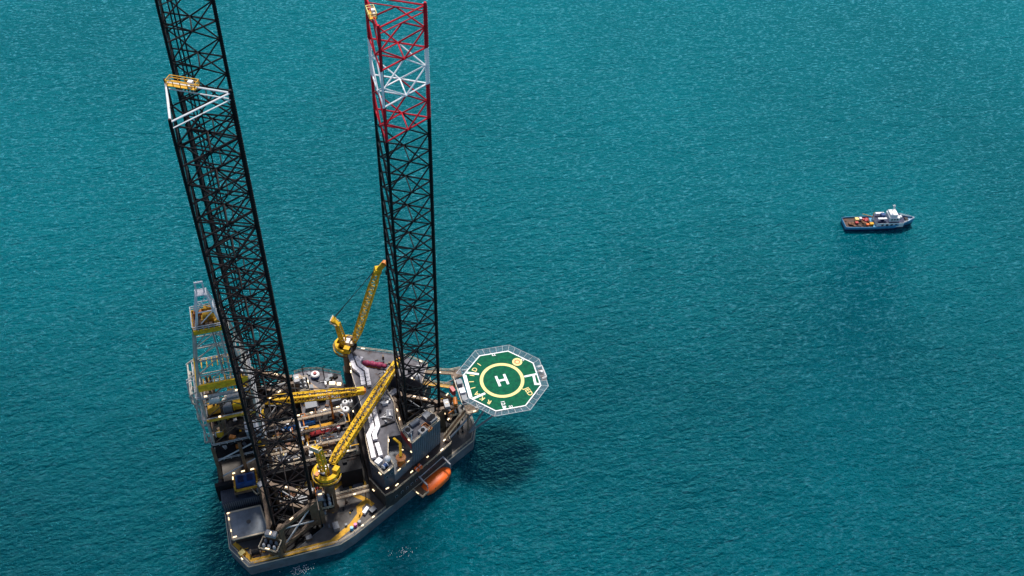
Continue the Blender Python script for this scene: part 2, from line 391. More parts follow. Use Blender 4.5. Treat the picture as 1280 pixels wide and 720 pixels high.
def basket(leg, c, sx, sy, rot, z, mt):
    m = M().box(0, 0, 0, sx, sy, 0.18); o = obj("access_platform", m, 'ywalk'); o.parent = leg; o.location = (*c, z); o.rotation_euler = (0, 0, rot)
    q = [(-sx / 2, -sy / 2), (sx / 2, -sy / 2), (sx / 2, sy / 2), (-sx / 2, sy / 2)]
    r_ = obj("platform_railing", M().rail(q, 0.18, 1.1, 0.09, True, 1.4), mt); r_.parent = o
    b = obj("equipment_box", M().box(sx * 0.28, 0.1, 0.18, 0.9, 0.8, 1.1).box(sx * .28, -.7, .18, .5, .4, .7), 'white'); b.parent = o
basket(l_sb, (-0.7, 4.8), 5.8, 1.9, R(-30), TOP - 0.9, 'ywalk')
basket(l_bow, (-4.0, -0.9), 1.6, 3.6, R(0), TOP - 0.9, 'hy')

# ------------------------------------------------------------------ jacking frames round the legs
def jack_frame(c, label, arms=(0, 120, 240)):
    t = thing("jacking_frame", label, "jacking frame", (*c, DZ), "jacking frames round the legs")
    C3 = Vector((*c, 0)); Z = lambda z: Vector((0, 0, z))
    for a in arms:
        d = cpos(a, 1.0); p = C3 + cpos(a, RC); rot = R(a)
        q = p + d * 0.4
        m = M()
        for sgn in (-1, 1):
            e = p + Vector((-d.y, d.x, 0)) * sgn * 1.35; m.box(e.x, e.y, DZ, 2.4, 1.0, 12.0, rot)
        m.box(q.x + d.x * 1.6, q.y + d.y * 1.6, DZ, 1.2, 3.6, 11.2, rot)
        tw = obj("jack_tower", m, 'brown', t)
        f = p + d * 3.9
        pl = M().box(f.x, f.y, 30.0, 3.6, 5.4, 0.2, rot); pf = obj("tower_platform", pl, 'dark', t)
        cs = [(f.x + d.x * s1 * 1.75 - d.y * s2 * 2.65, f.y + d.y * s1 * 1.75 + d.x * s2 * 2.65) for s1, s2 in ((-1, -1), (1, -1), (1, 1), (-1, 1))]
        r_ = obj("platform_railing", M().rail(cs, 30.2, 1.1, 0.08, True, 1.5), 'cream', pf)
        for s1 in (-0.7, 0.7):
            for s2 in (-1.5, 0, 1.5):
                e = (f.x + d.x * s1 - d.y * s2, f.y + d.y * s1 + d.x * s2)
                obj("jacking_motor", M().lathe(e[0], e[1], [(0.42, 30.2), (0.42, 31.2), (0.3, 31.3), (0.3, 31.7)], 10), 'galv' if s1 > 0 else 'mgrey', pf)
        for z in (26.0, 33.0):
            e = p + d * 2.3; obj("pinion_case", M().box(e.x, e.y, z, 1.6, 3.0, 1.2, rot), 'grey', tw)
        lamps(t, [(f.x + d.x * 1.7 , f.y + d.y * 1.7, 31.4, rot + PI / 2), (q.x + d.x * 2, q.y + d.y * 2, 34.3, rot)])
    for a, b in ((0, 120), (120, 240), (240, 0)):
        if a not in arms or b not in arms: continue
        o = ((cpos(a) + cpos(b)) / 2).normalized() * 1.4
        A, B = C3 + cpos(a) + o, C3 + cpos(b) + o
        obj("top_beam", M().beam(A + Z(33), B + Z(33), 1.1, 1.3), 'brown', t)
        obj("bottom_beam", M().beam(A + Z(24.6), B + Z(24.6), 1.0, 1.2), 'brown', t)
        i = (B - A) * 0.12
        obj("diagonal_brace", M().tube(A + i + Z(25), B - i + Z(32.4), 0.22, 8), 'galv', t)
        obj("diagonal_brace", M().tube(A + i + Z(32.4), B - i + Z(25), 0.22, 8), 'galv', t)
        lamps(t, along((A + i * 2).xy, (B - i * 2).xy, 2, 33.75))
jack_frame(LEGS[0], "brown jacking frame with crossed braces at the foot of the nearest black leg")
jack_frame(LEGS[1], "dark jacking frame at the foot of the farther stern leg, hidden behind the nearer leg")
jack_frame(LEGS[2], "jacking frame in the dark well of the accommodation, round the red and white topped leg")

# ------------------------------------------------------------------ accommodation block round the bow leg
RZ = 36.0
ROOF = [(-16.7, -16.0), (-13.9, -21.4), (-10.6, -19.5), (-11.4, -15.2), (-10.0, -8.9), (-6.2, -9.2), (-6.6, -4), (-5.8, 3), (-6.8, 8), (-4.6, 13.4), (-0.5, 12.3),
        (4.2, 7.9), (7.6, 14.7), (0.2, 21.2), (-12.1, 27), (-14.5, 28.2), (-15.9, 16.6), (-15.4, 4), (-16.5, -8.3)]
LOW = [(-17.6, -16.6), (-14.4, -23.6), (-12.0, -22.9), (-8.2, -20.7), (1.4, -15.2), (8.6, -10.6), (8.0, -6.4), (4.0, -4.9), (-6.1, -9.4), (-6.7, -4), (-5.9, 3), (-6.9, 8), (-4.7, 13.3), (-0.6, 12.2),
       (4.1, 7.8), (8.4, 15.0), (0.7, 22.2), (-13.5, 29.0), (-17.4, 28.0), (-17.4, 4), (-17.6, -8)]
acc = thing("accommodation_block", "dark block with flat grey roof and zigzag white ducts, wrapped round the banded leg", "living quarters", (-8, 0, DZ))
obj("lower_storey", M().slab(LOW, DZ + 0.03, 28.0), 'wallb', acc)
up = M().slab(ROOF, 28.004, RZ - 0.3)
obj("upper_storey", up, 'wall', acc)
obj("roof", M().slab([(x, y) for x, y in ROOF], RZ - 0.3, RZ), 'roof', acc)
NOTCH = [(-10.59, -19.45), (-4.3, -15.2), (-6.25, -9.25), (-10.0, -8.95), (-11.38, -15.2)]
obj("recessed_terrace", M().slab(NOTCH, 28.004, 31.5), 'mgrey', acc)
def edge_rail(name, pts, z, mt='cream', parent=acc, r=0.06): return obj(name, M().rail(pts, z, 1.1, r), mt, parent)
edge_rail("roof_railing", [ROOF[18], ROOF[0], ROOF[1], ROOF[2], ROOF[3], ROOF[4]], RZ)
edge_rail("roof_railing", [ROOF[5], *ROOF[6:11]], RZ)
edge_rail("roof_railing", [*ROOF[11:16]], RZ)
edge_rail("roof_railing", [*ROOF[15:19]], RZ)
edge_rail("walkway_railing", LOW[0:7], 28.0)
edge_rail("walkway_railing", LOW[14:18], 28.0)
edge_rail("terrace_railing", [NOTCH[0], NOTCH[1]], 31.5)
hem = M()
for p, q in ((ROOF[18], ROOF[0]), (ROOF[0], ROOF[1]), (ROOF[1], ROOF[2]), (ROOF[2], ROOF[3]), (ROOF[3], ROOF[4])): hem.beam((*p, RZ + 0.12), (*q, RZ + 0.12), 0.28, 0.22)
obj("roof_kerb", hem, 'cream', acc)
# lit lights under the roof edge, along the walkway and round the leg well
L_ = along(LOW[1], LOW[2], 1, 30.2, 0.9) + along((-12.2, -20.9), (-4.6, -16.1), 3, 28.7, -1.0) + along((-3.8, -15.2), (6.0, -9.4), 4, 28.7, -1.0)
L_ += along((-13.9, -21.4), (-10.6, -19.5), 1, RZ + .25) + along((-16.7, -16), (-13.9, -21.4), 2, RZ - 1, -.25) + along(ROOF[3], ROOF[4], 2, RZ + .3, -.2) + along(NOTCH[0], NOTCH[1], 2, 32.2)
L_ += along(ROOF[15], ROOF[14], 1, RZ + .4) + along(ROOF[14], ROOF[13], 4, RZ + .4) + along(ROOF[13], ROOF[12], 2, RZ + .4) + along(ROOF[6], ROOF[7], 2, RZ + .4, -.3) + along(ROOF[8], ROOF[9], 1, RZ + .4) + along(ROOF[10], ROOF[11], 1, RZ + .4)
L_ += along(ROOF[16], ROOF[15], 4, RZ + .3, .2)[:3] + along((5, -10.5), (8.4, -8.6), 1, 29) + along(LOW[4], LOW[5], 1, 29.2) + along(LOW[0], LOW[1], 2, 25, -.3) + along((-17.4, 4), (-17.4, 26), 3, 30, .3)
lamps(acc, L_)
# windows along the outer walls
def wall_windows(a, b, n, z, parent=acc):
    a, b = Vector(a), Vector(b); d = (b - a).normalized(); nn = Vector((d.y, -d.x)); ang = math.atan2(d.y, d.x)
    for k in range(n):
        c = a.lerp(b, (k + 0.5) / n) + nn * 0.03
        f = obj("window", M().box(c.x, c.y, z, 0.9, 0.12, 0.9, ang), 'grey', parent)
        g_ = c + nn * 0.05; obj("pane", M().box(g_.x, g_.y, z + .1, 0.7, 0.06, 0.7, ang), 'glass', f)
wall_windows(ROOF[0], ROOF[1], 3, 33.2); wall_windows(ROOF[1], ROOF[2], 2, 33.2); wall_windows(ROOF[13], ROOF[14], 6, 33.2)
wall_windows(ROOF[18], ROOF[0], 4, 33.2); wall_windows(LOW[3], LOW[4], 6, 24.6); wall_windows(LOW[2], LOW[3], 2, 24.6)
# the plant house standing on the block's starboard side
HS = [(-6.2, -9.6), (-4.3, -15.4), (5.5, -9.3), (3.3, -5.3)]
ph = thing("plant_house", "small grey house with ribbed wall and machines on its roof, beside the banded leg", "plant house", (0, -10, 28))
m = M().slab(HS, 28.004, 38.8)
a, b = Vector(HS[1]), Vector(HS[2]); d = (b - a).normalized(); nn = Vector((d.y, -d.x))
for k in range(15):
    c = a.lerp(b, (k + 0.5) / 15) + nn * 0.09; m.box(c.x, c.y, 28.3, 0.3, 0.2, 10.2, math.atan2(d.y, d.x))
obj("wall", m, 'mgrey', ph)
obj("roof", M().slab(HS, 38.8, 39.0), 'roof', ph)
obj("red_side_wall", M().beam((-6.34, -9.7, 37.6), (-4.46, -15.3, 37.6), 0.15, 2.2), 'red', ph)
hem = M()
for p, q in zip(HS, HS[1:] + HS[:1]): hem.beam((*p, 39.1), (*q, 39.1), 0.25, 0.24)
obj("roof_kerb", hem, 'cream', ph)
obj("roof_railing", M().rail(HS, 39.0, 1.1, 0.05, True), 'cream', ph)
obj("corner_mast", M().tube((-4.2, -15.0, 39), (-4.2, -15.0, 43.5), 0.14), 'white', ph)
lamps(ph, along(HS[0], HS[1], 2, 39.2, -.1) + along(HS[1], HS[2], 2, 39.2) + along(HS[2], HS[3], 1, 39.2) + [(-4.6, -14.9, 34.5, 1.9)])
R0 = math.atan2(6.1, 9.8)
def hvac(x, y, sx, sy, sz, label, mt='mgrey', fans=2):
    t = thing("air_handler", label, "air handler", (x, y, 39.0), "machines on the plant house roof")
    obj("casing", M().box(x, y, 39.0, sx, sy, sz, R0), mt, t)
    for k in range(fans):
        o = (k - (fans - 1) / 2) * sx / max(fans, 1) * 0.9; fx, fy = x + o * math.cos(R0), y + o * math.sin(R0)
        obj("fan_cowl", M().lathe(fx, fy, [(sy * .33, 39 + sz), (sy * .33, 39.2 + sz), (sy * .2, 39.22 + sz)], 14), 'dark', t)
hvac(-4.5, -11.3, 2.0, 2.4, 1.5, "grey box air handler at the aft corner of the plant house roof", fans=1)
hvac(-0.3, -12.2, 2.4, 1.9, 1.1, "pale grey square air handler in the middle of the plant house roof", 'grey', 1)
hvac(3.0, -9.0, 2.6, 2.6, 1.7, "largest grey box air handler at the forward end of the plant house roof", fans=2)
hvac(1.9, -6.9, 2.2, 1.5, 1.2, "low grey air handler on the leg side of the plant house roof", fans=0)
t = solid("pressure_tank", "long grey green horizontal cylinder tank on the plant house roof", "tank", M().tube((-3.4, -9.6, 39.8), (-0.6, -8.1, 39.8), 0.75, 14).box(-3, -9.4, 39, .3, 1.2, .6, R0).box(-1, -8.3, 39, .3, 1.2, .6, R0), 'mgrey', (-2, -9, 39))
t = thing("cargo_tray", "open orange brown steel tray on the plant house roof", "tray", (1.2, -11.1, 39.0))
obj("tray_floor", M().box(1.2, -11.1, 39.0, 1.5, 2.9, 0.15, R0), 'wood', t)
m = M()
for sx_, sy_, lx, ly in ((-.75, 0, .15, 2.9), (.75, 0, .15, 2.9), (0, -1.45, 1.5, .15), (0, 1.45, 1.5, .15)):
    m.box(1.2 + sx_ * math.cos(R0) - sy_ * math.sin(R0), -11.1 + sx_ * math.sin(R0) + sy_ * math.cos(R0), 39.0, lx, ly, 0.7, R0)
obj("tray_sides", m, 'dorange', t)

# things on the roof of the living quarters
def duct(pts, wd, label, branch=None):
    t = thing("ventilation_duct", label, "ventilation duct", (*pts[0], RZ), "white ducts on the living quarters roof")
    obj("duct_run", M().strip(pts, wd, RZ + 0.35, RZ + 1.35), 'duct', t)
    if branch: obj("branch", M().strip(branch, 0.9, RZ + 0.4, RZ + 1.3), 'duct', t)
    fl = M(); ft = M()
    for p, q in zip(pts, pts[1:]):
        p, q = Vector(p), Vector(q); n_ = max(2, int((q - p).length / 1.5)); ang = math.atan2((q - p).y, (q - p).x)
        for k in range(1, n_):
            c = p.lerp(q, k / n_); fl.box(c.x, c.y, RZ + .3, 0.1, wd + .12, 1.1, ang); ft.box(c.x, c.y, RZ, 0.2, wd * .8, .36, ang)
    obj("flange", fl, 'grey', t); obj("support_foot", ft, 'dark', t)
duct([(-15.0, 24.4), (-14.6, 18.9), (-12.9, 16.0), (-13.3, 11.2)], 1.3, "outer of two zigzag white ducts on the far half of the roof, nearest the crane")
duct([(-13.3, 23.0), (-12.9, 19.2), (-11.2, 16.8), (-11.6, 10.6)], 1.2, "inner zigzag white duct with a short side branch, beside the magenta bundle", [(-13.1, 20.4), (-11.6, 22.3)])
duct([(-13.6, 1.5), (-13.9, -5.3), (-15.5, -7.6), (-15.6, -15.8)], 1.3, "long zigzag white duct along the aft edge of the near half of the roof")
duct([(-12.0, 2.2), (-12.2, -5.2), (-13.8, -7.8), (-13.9, -9.7)], 1.3, "shorter zigzag white duct beside the long one, ending at a gap")
duct([(-13.7, -11.0), (-13.5, -15.6)], 1.2, "short straight white duct beyond the gap, next to the white dome")
solid("vent_hood", "white square vent hood at the end of the long white duct", "vent hood", M().box(-14.5, -17.5, RZ, 1.7, 1.4, 1.5, R(35)).box(-14.5, -17.5, RZ + 1.5, 1.9, 1.6, .2, R(35)), 'white', (-14.5, -17.5, RZ))
t = thing("cable_drum", "small blue and black drum on a stand at the near corner of the roof", "cable drum", (-13.1, -19.2, RZ))
obj("stand", M().box(-13.1, -19.2, RZ, 1.5, 1.2, 0.5, R(30)), 'dark', t); obj("drum", M().tube((-13.6, -19.5, RZ + 1.0), (-12.6, -18.9, RZ + 1.0), .55, 14), 'blue', t); obj("end_plate", M().tube((-13.75, -19.6, RZ + 1), (-13.6, -19.5, RZ + 1), .75, 14).tube((-12.6, -18.9, RZ + 1), (-12.45, -18.8, RZ + 1), .75, 14), 'white', t)
def radome(x, y, z, r, label):
    t = thing("radome", label, "radome", (x, y, z), None)
    obj("pedestal", M().lathe(x, y, [(r * .6, z), (r * .5, z + .7)], 14), 'grey', t); obj("dome", M().ball(x, y, z + .6 + r * .85, r, 20), 'white', t, smooth=True)
radome(-11.9, -17.4, RZ, 0.95, "round white satellite dome on the near corner of the roof, beside the white ducts")
radome(2.9, 10.0, RZ, 1.3, "large white satellite dome on the far forward roof, seen through the banded leg")
t = thing("cargo_bundle", "long dark magenta tarpaulin bundle lying on the far half of the roof", "tarpaulin bundle", (-8.6, 18.9, RZ))
m = M()
for k in range(9):
    a = k / 8; m.ball(-11.2 + 5.6 * a, 20.1 - 2.6 * a + .2 * math.sin(k * 3), RZ + .75, 0.85 + .2 * math.sin(k * 2.3), 10, .8)
obj("tarpaulin", m, 'magenta', t, smooth=True); obj("cradle", M().beam((-11.6, 20.2, RZ + .1), (-5.7, 17.3, RZ + .1), 1.6, .2), 'dorange', t)
t = thing("skylight", "grey framed skylight with two dark panes beside the leg well", "skylight", (-7.9, -0.9, RZ))
obj("frame", M().box(-7.9, -0.9, RZ, 1.9, 2.6, .7, R(-10)), 'grey', t)
obj("pane", M().box(-8.35, -0.85, RZ + .7, .7, 2.2, .03, R(-10)), 'navy', t); obj("pane", M().box(-7.45, -0.98, RZ + .7, .7, 2.2, .03, R(-10)), 'navy', t)
solid("vent_box", "small white box with a pole on the roof above the skylight", "vent box", M().box(-8.7, 3.1, RZ, 1.1, 1.1, 1.0).tube((-8.8, 4.8, RZ), (-8.8, 4.8, RZ + 2), .1), 'white', (-8.7, 3.1, RZ))
t = thing("pipe_rack", "blue white pipe frame on the roof between boom head and leg", "pipe rack", (-8.6, 6, RZ))
for k in range(4): obj("pipe", M().path([(-10 + .6 * k, 8.4, RZ + .5), (-9.2 + .6 * k, 6.0, RZ + .5), (-7.6 + .3 * k, 5.0, RZ + .5)], .12), 'galv', t)
obj("frame", M().box(-8.5, 6.2, RZ, 2.6, .2, .5).box(-9.2, 8.2, RZ, 2.4, .2, .5), 'mgrey', t)
solid("low_wall", "low dark grey coaming across the roof between skylight and near ducts", "coaming", M().beam((-11.3, -4.9, RZ + .25), (-7.0, -4.2, RZ + .25), .35, .5), 'dark', (-9, -4.5, RZ))
# little orange yellow knuckle crane on the terrace
t = thing("knuckle_crane", "small orange yellow knuckle crane folded down on the recessed roof terrace", "knuckle crane", (-7.9, -16.2, 31.5))
obj("pedestal", M().lathe(-7.9, -16.2, [(1.25, 31.5), (1.25, 32.3), (.8, 32.5), (.7, 34.5)], 18), 'dorange', t)
obj("slew_ring", M().lathe(-7.9, -16.2, [(1.5, 34.5), (1.5, 34.9), (.6, 35.0)], 18), 'dorange', t)
obj("main_arm", M().beam((-7.9, -16.2, 35.2), (-7.2, -12.4, 36.2), .8, .8), 'yellow', t)
obj("fly_arm", M().beam((-7.2, -12.4, 36.3), (-8.6, -9.9, 36.0), .6, .6), 'yellow', t)
obj("ram", M().tube((-7.5, -15.2, 34.6), (-7.2, -12.9, 35.5), .18), 'galv', t)

# ------------------------------------------------------------------ helideck off the bow
HX, HY, HZ = 27.1, -0.5, 40.0; RO = 12.05
def oct_(r): return ngon(HX, HY, r, 8, 19.5)
hd = thing("helideck", "green octagonal helideck with yellow aiming circle and white H, held out beyond the bow", "helideck", (HX, HY, HZ))
obj("deck_panel", M().slab(oct_(RO), HZ - 0.5, HZ), 'heli', hd)
mk = M().slab(oct_(RO - 0.02), HZ + .004, HZ + .008, [oct_(RO - 0.38)])
obj("perimeter_line", mk, 'hw', hd)
o8 = oct_(RO)
obj("broad_edge_line", M().strip([Vector(o8[3]) * .96 + Vector((HX, HY)) * .04, Vector(o8[4]) * .96 + Vector((HX, HY)) * .04], 1.1, HZ + .006, HZ + .012), 'hw', hd)
obj("aiming_circle", M().slab(ngon(HX, HY, 6.75, 64), HZ + .004, HZ + .01, [ngon(HX, HY, 5.75, 64)]), 'hy', hd)
ha = R(-24 - 18.6 + 18)       # the H stands a little turned
def turned(x, y, a): return (HX + x * math.cos(a) - y * math.sin(a), HY + x * math.sin(a) + y * math.cos(a))
hm = M()
A_ = R(2)
for x0, y0, sx, sy in ((-1.3, 0, .75, 4.1), (1.3, 0, .75, 4.1), (0, 0, 1.85, .75)):
    c = turned(x0, y0, A_); hm.box(c[0], c[1], HZ + .004, sx, sy, .006, A_)
obj("landing_h", hm, 'hw', hd)
ln = M()
def polar(r, a): return (HX + r * math.cos(R(a)), HY + r * math.sin(R(a)))
obj("sector_line", M().strip([polar(11.2, 149), polar(7.4, 146)], .75, HZ + .008, HZ + .014), 'hw', hd)
obj("sector_line", M().strip([polar(11.6, -157), polar(7.2, -151)], .75, HZ + .008, HZ + .014), 'hw', hd)
obj("sector_line", M().strip([polar(6.9, -4), polar(11.0, -2.7)], .65, HZ + .008, HZ + .014), 'hw', hd)
obj("winch_bracket", M().strip([polar(9.8, -4), polar(10.2, -24), polar(11.4, -23)], .75, HZ + .016, HZ + .022), 'hw', hd)
em = polar(8.7, 41)
obj("emblem_disc", M().slab(ngon(*em, 1.55, 32), HZ + .012, HZ + .016), 'hy', hd)
obj("emblem_mark", M().slab(ngon(*em, 1.05, 6), HZ + .018, HZ + .022, [ngon(*em, .55, 6, 30)]), 'dorange', hd)
def text(body, xy, size, rot, mt):
    c = bpy.data.curves.new("lettering", 'FONT'); c.body = body; c.size = size; c.align_x = 'CENTER'; c.align_y = 'CENTER'; c.extrude = 0.004; c.offset = 0.03
    c.materials.append(K[mt]); fo_ = bpy.data.objects.new("lettering", c); COL.objects.link(fo_); bpy.context.view_layer.update()
    me = bpy.data.meshes.new_from_object(fo_); bpy.data.objects.remove(fo_); o = bpy.data.objects.new("lettering", me); COL.objects.link(o); o.parent = hd
    o.location = Vector((xy[0] - HX, xy[1] - HY, 0.012)); o.rotation_euler = (0, 0, R(rot))
for k, ch in enumerate("IDIIIAKR"):
    a = 122.6 + k * 15.2; text(ch, polar(9.2, a), 2.1, a - 90 , 'hy')
text("JED", polar(9.0, -45), 2.2, -78, 'hy')
text("12.8t", polar(9.5, -104), 1.6, -92, 'hw')
text("22", polar(10.5, -92), 1.3, -3, 'hw'); text("22", polar(10.5, 88), 1.3, 177, 'hw'); text("22", polar(10.6, 36), 1.2, 132, 'hw')
oo, oi = oct_(RO + 2.1), oct_(RO + 0.03)
for k in range(8):
    if k == 3: continue                                               # the side towards the rig has stairs, not a net
    a, b = Vector((*oi[k], HZ - .05)), Vector((*oi[(k + 1) % 8], HZ - .05)); c, d = Vector((*oo[k], HZ + .3)), Vector((*oo[(k + 1) % 8], HZ + .3))
    m = M(); m.path([a, c], .07, 5); m.path([d, b], .07, 5); m.tube(c, d, .08, 5); 
    for q in range(1, 5): m.tube(a.lerp(b, q / 5), c.lerp(d, q / 5), .065, 5)
    fr = obj("net_frame", m, 'galv', hd)
    wires = M()
    for q in range(1, 9): wires.tube(a.lerp(c, q / 9), b.lerp(d, q / 9), .022, 4)
    for q in range(1, 40): wires.tube(a.lerp(b, q / 40), c.lerp(d, q / 40), .02, 4)
    obj("net_mesh", wires, 'net', fr)
pf = M().box(HX + RO * .93 + 1.3, HY - 0.9, HZ - .6, 1.6, 4.6, .25); o = obj("monitor_platform", pf, 'wood', hd)
obj("fire_monitor", M().lathe(HX + RO * .93 + 1.3, HY - .2, [(.45, HZ - .35), (.3, HZ + .2), (.4, HZ + .5)], 10).tube((HX + RO * .93 + 1.3, HY - .2, HZ + .4), (HX + RO * .93 + .4, HY - .2, HZ + .8), .15), 'white', o)
obj("platform_railing", M().rail([(HX + 11.9, HY - 2.8), (HX + 13.3, HY - 2.8), (HX + 13.3, HY + 1.8), (HX + 11.9, HY + 1.8)], HZ - .35, 1.0, .09), 'white', o)
tr = M()
for y in (-7.5, -2.6, 2.6, 7.5):
    tr.beam((HX - 10.5, HY + y, HZ - 1.0), (HX + 9.5 - abs(y) * .3, HY + y, HZ - 1.0), .3, .9)
for x in (-9, -4.5, 0, 4.5, 9): tr.beam((HX + x, HY - 9.5 + abs(x) * .25, HZ - 1.1), (HX + x, HY + 9.5 - abs(x) * .25, HZ - 1.1), .3, .8)
obj("under_beam", tr, 'galv', hd)
for y in (-6.5, 6.5):
    for x in (-6, 4):
        obj("support_strut", M().tube((15.6, y * .75, 23.5), (HX + x, HY + y, HZ - 1.4), .32, 10), 'grey', hd)
    obj("support_strut", M().tube((8.5, y * 1.5, 30), (HX - 9, HY + y, HZ - 1.4), .3, 10), 'grey', hd)
# side platform between helideck and rig
sp = thing("helideck_access", "grey and brown access platform and stairs along the rig side of the helideck", "access platform", (14.6, 0, 38))
obj("platform_floor", M().box(14.5, -0.4, 38.4, 2.4, 9.6, .2), 'grey', sp)
obj("platform_floor", M().box(14.6, 6.6, 38.7, 3.4, 3.0, .2).box(15.6, -7.3, 38.3, 3.6, 3.4, .2), 'brown', sp)
for y, sz in ((2.6, 1.3), (-1.1, 1.5), (-3.6, 1.1)): obj("equipment_box", M().box(14.5, y, 38.6, 1.6, 1.9, sz), 'duct' if y == -1.1 else 'mgrey', sp)
st = M()
for k in range(9): st.box(14.3, -4.4 - .28 * k, 38.3 - .22 * k, 1.3, .26, .06)
obj("stair", st, 'galv', sp)
obj("railing", M().rail([(13.3, 5.2), (13.3, -5.2)], 38.6, 1.1, .07), 'cream', sp); obj("railing", M().rail([(13.9, -9), (17.3, -9), (17.3, -5.7)], 38.5, 1.1, .07), 'cream', sp); obj("railing", M().rail([(13, 8), (16.2, 8)], 38.9, 1.1, .07), 'cream', sp)
for x, y in ((13.6, 4.6), (13.6, -4.6), (14, 7.6), (14.2, -8.6)): obj("support_post", M().tube((x, y, 30), (x, y, 38.4), .2, 8), 'brown', sp)
lamps(sp, [(16.2, -8.9, 38.9, .1), (13.2, 6.0, 39.0, .1), (13.2, -5.0, 38.9, 1.4)])
def bridge(a, b, wd, label, mt='brown'):
    a, b = Vector(a), Vector(b); t = thing("gangway", label, "gangway", tuple(a), None)
    s_ = (b - a).cross(Vector((0, 0, 1))).normalized() * wd / 2
    obj("gangway_floor", M().beam(a, b, wd, .2), mt, t)
    rr = M()
    for sg in (1, -1):
        for h_ in (.55, 1.1): rr.tube(a + s_ * sg + Vector((0, 0, h_)), b + s_ * sg + Vector((0, 0, h_)), .06, 4)
        for k in range(7): c = a.lerp(b, k / 6) + s_ * sg; rr.tube(c, c + Vector((0, 0, 1.1)), .05, 4)
    obj("handrail", rr, 'cream', t); return t
t = bridge((6.6, 12.0, 36.2), (14.0, 7.0, 38.8), 1.4, "brown gangway from the far corner of the roof to the helideck")
lamps(t, [(10, 9.2, 37.9, -.6)])
t = bridge((6.8, -9.0, 29.0), (14.8, -6.8, 38.2), 1.3, "steep brown gangway climbing to the near corner of the helideck")
bridge((5.0, 9.5, 34.0), (13.4, 3.8, 36.0), 1.2, "yellowish lower gangway under the roof to helideck bridge", 'ywalk')
# red and orange fire hose cabinets by the helideck stairs
solid("fire_cabinet", "bright red fire cabinet beside the helideck access platform", "fire cabinet", M().box(12.2, 1.8, 36.0, 1.0, 2.0, 2.0, .3).box(12.2, 1.8, 38.0, 1.15, 2.15, .15, .3), 'red', (12.2, 1.8, 36))
solid("foam_tank", "orange foam tank below the red fire cabinet at the helideck stairs", "tank", M().tube((12.3, -.6, 36.6), (11.9, -3.0, 36.2), .65, 14).box(12.1, -1.8, 35.6, 1.2, 1.6, .4, .1), 'dorange', (12.1, -1.8, 35.6))
# machinery deck between block and bow, under the access platform
bd = thing("bow_platform", "dark cluttered machinery platform between the bow leg and the helideck", "machinery platform", (9, 0, 30))
obj("platform_floor", M().slab([(8.2, -5.6), (12.9, -4.0), (13.8, 3.5), (9.6, 9.5), (9.2, 3.0)], 29.6, 29.9), 'dark', bd)
for x, y in ((9, -4.6), (12.4, -3.4), (13, 3), (10, 7.6)): obj("support_post", M().tube((x, y, DZ), (x, y, 29.6), .25, 8), 'dark', bd)
for k in range(12):
    x = 9.2 + random.random() * 3.4; y = -4 + random.random() * 9; a = random.random() * PI
    obj("pipework", M().path([(x, y, 29.9), (x, y, 31 + random.random() * 2), (x + 1.8 * math.cos(a), y + 1.8 * math.sin(a), 31 + random.random() * 2)], .13 + .12 * random.random(), 8), random.choice(['ywalk', 'brown', 'brown', 'galv', 'dorange']), bd)
for p in ((10, -3.2), (11.6, .5), (10.6, 5)): obj("machine_skid", M().box(*p, 29.9, 1.6, 1.3, 1.1, random.random()), 'brown', bd)
lamps(bd, [(9.3, -4.2, 31.5, .8), (12.6, -3.0, 31.2, 1.4), (11.2, 4.8, 32, .7), (10, 1.5, 31.4, .2), (9.0, -1.4, 31.3, 1.2), (12.8, 1.2, 32.0, 2.2)])

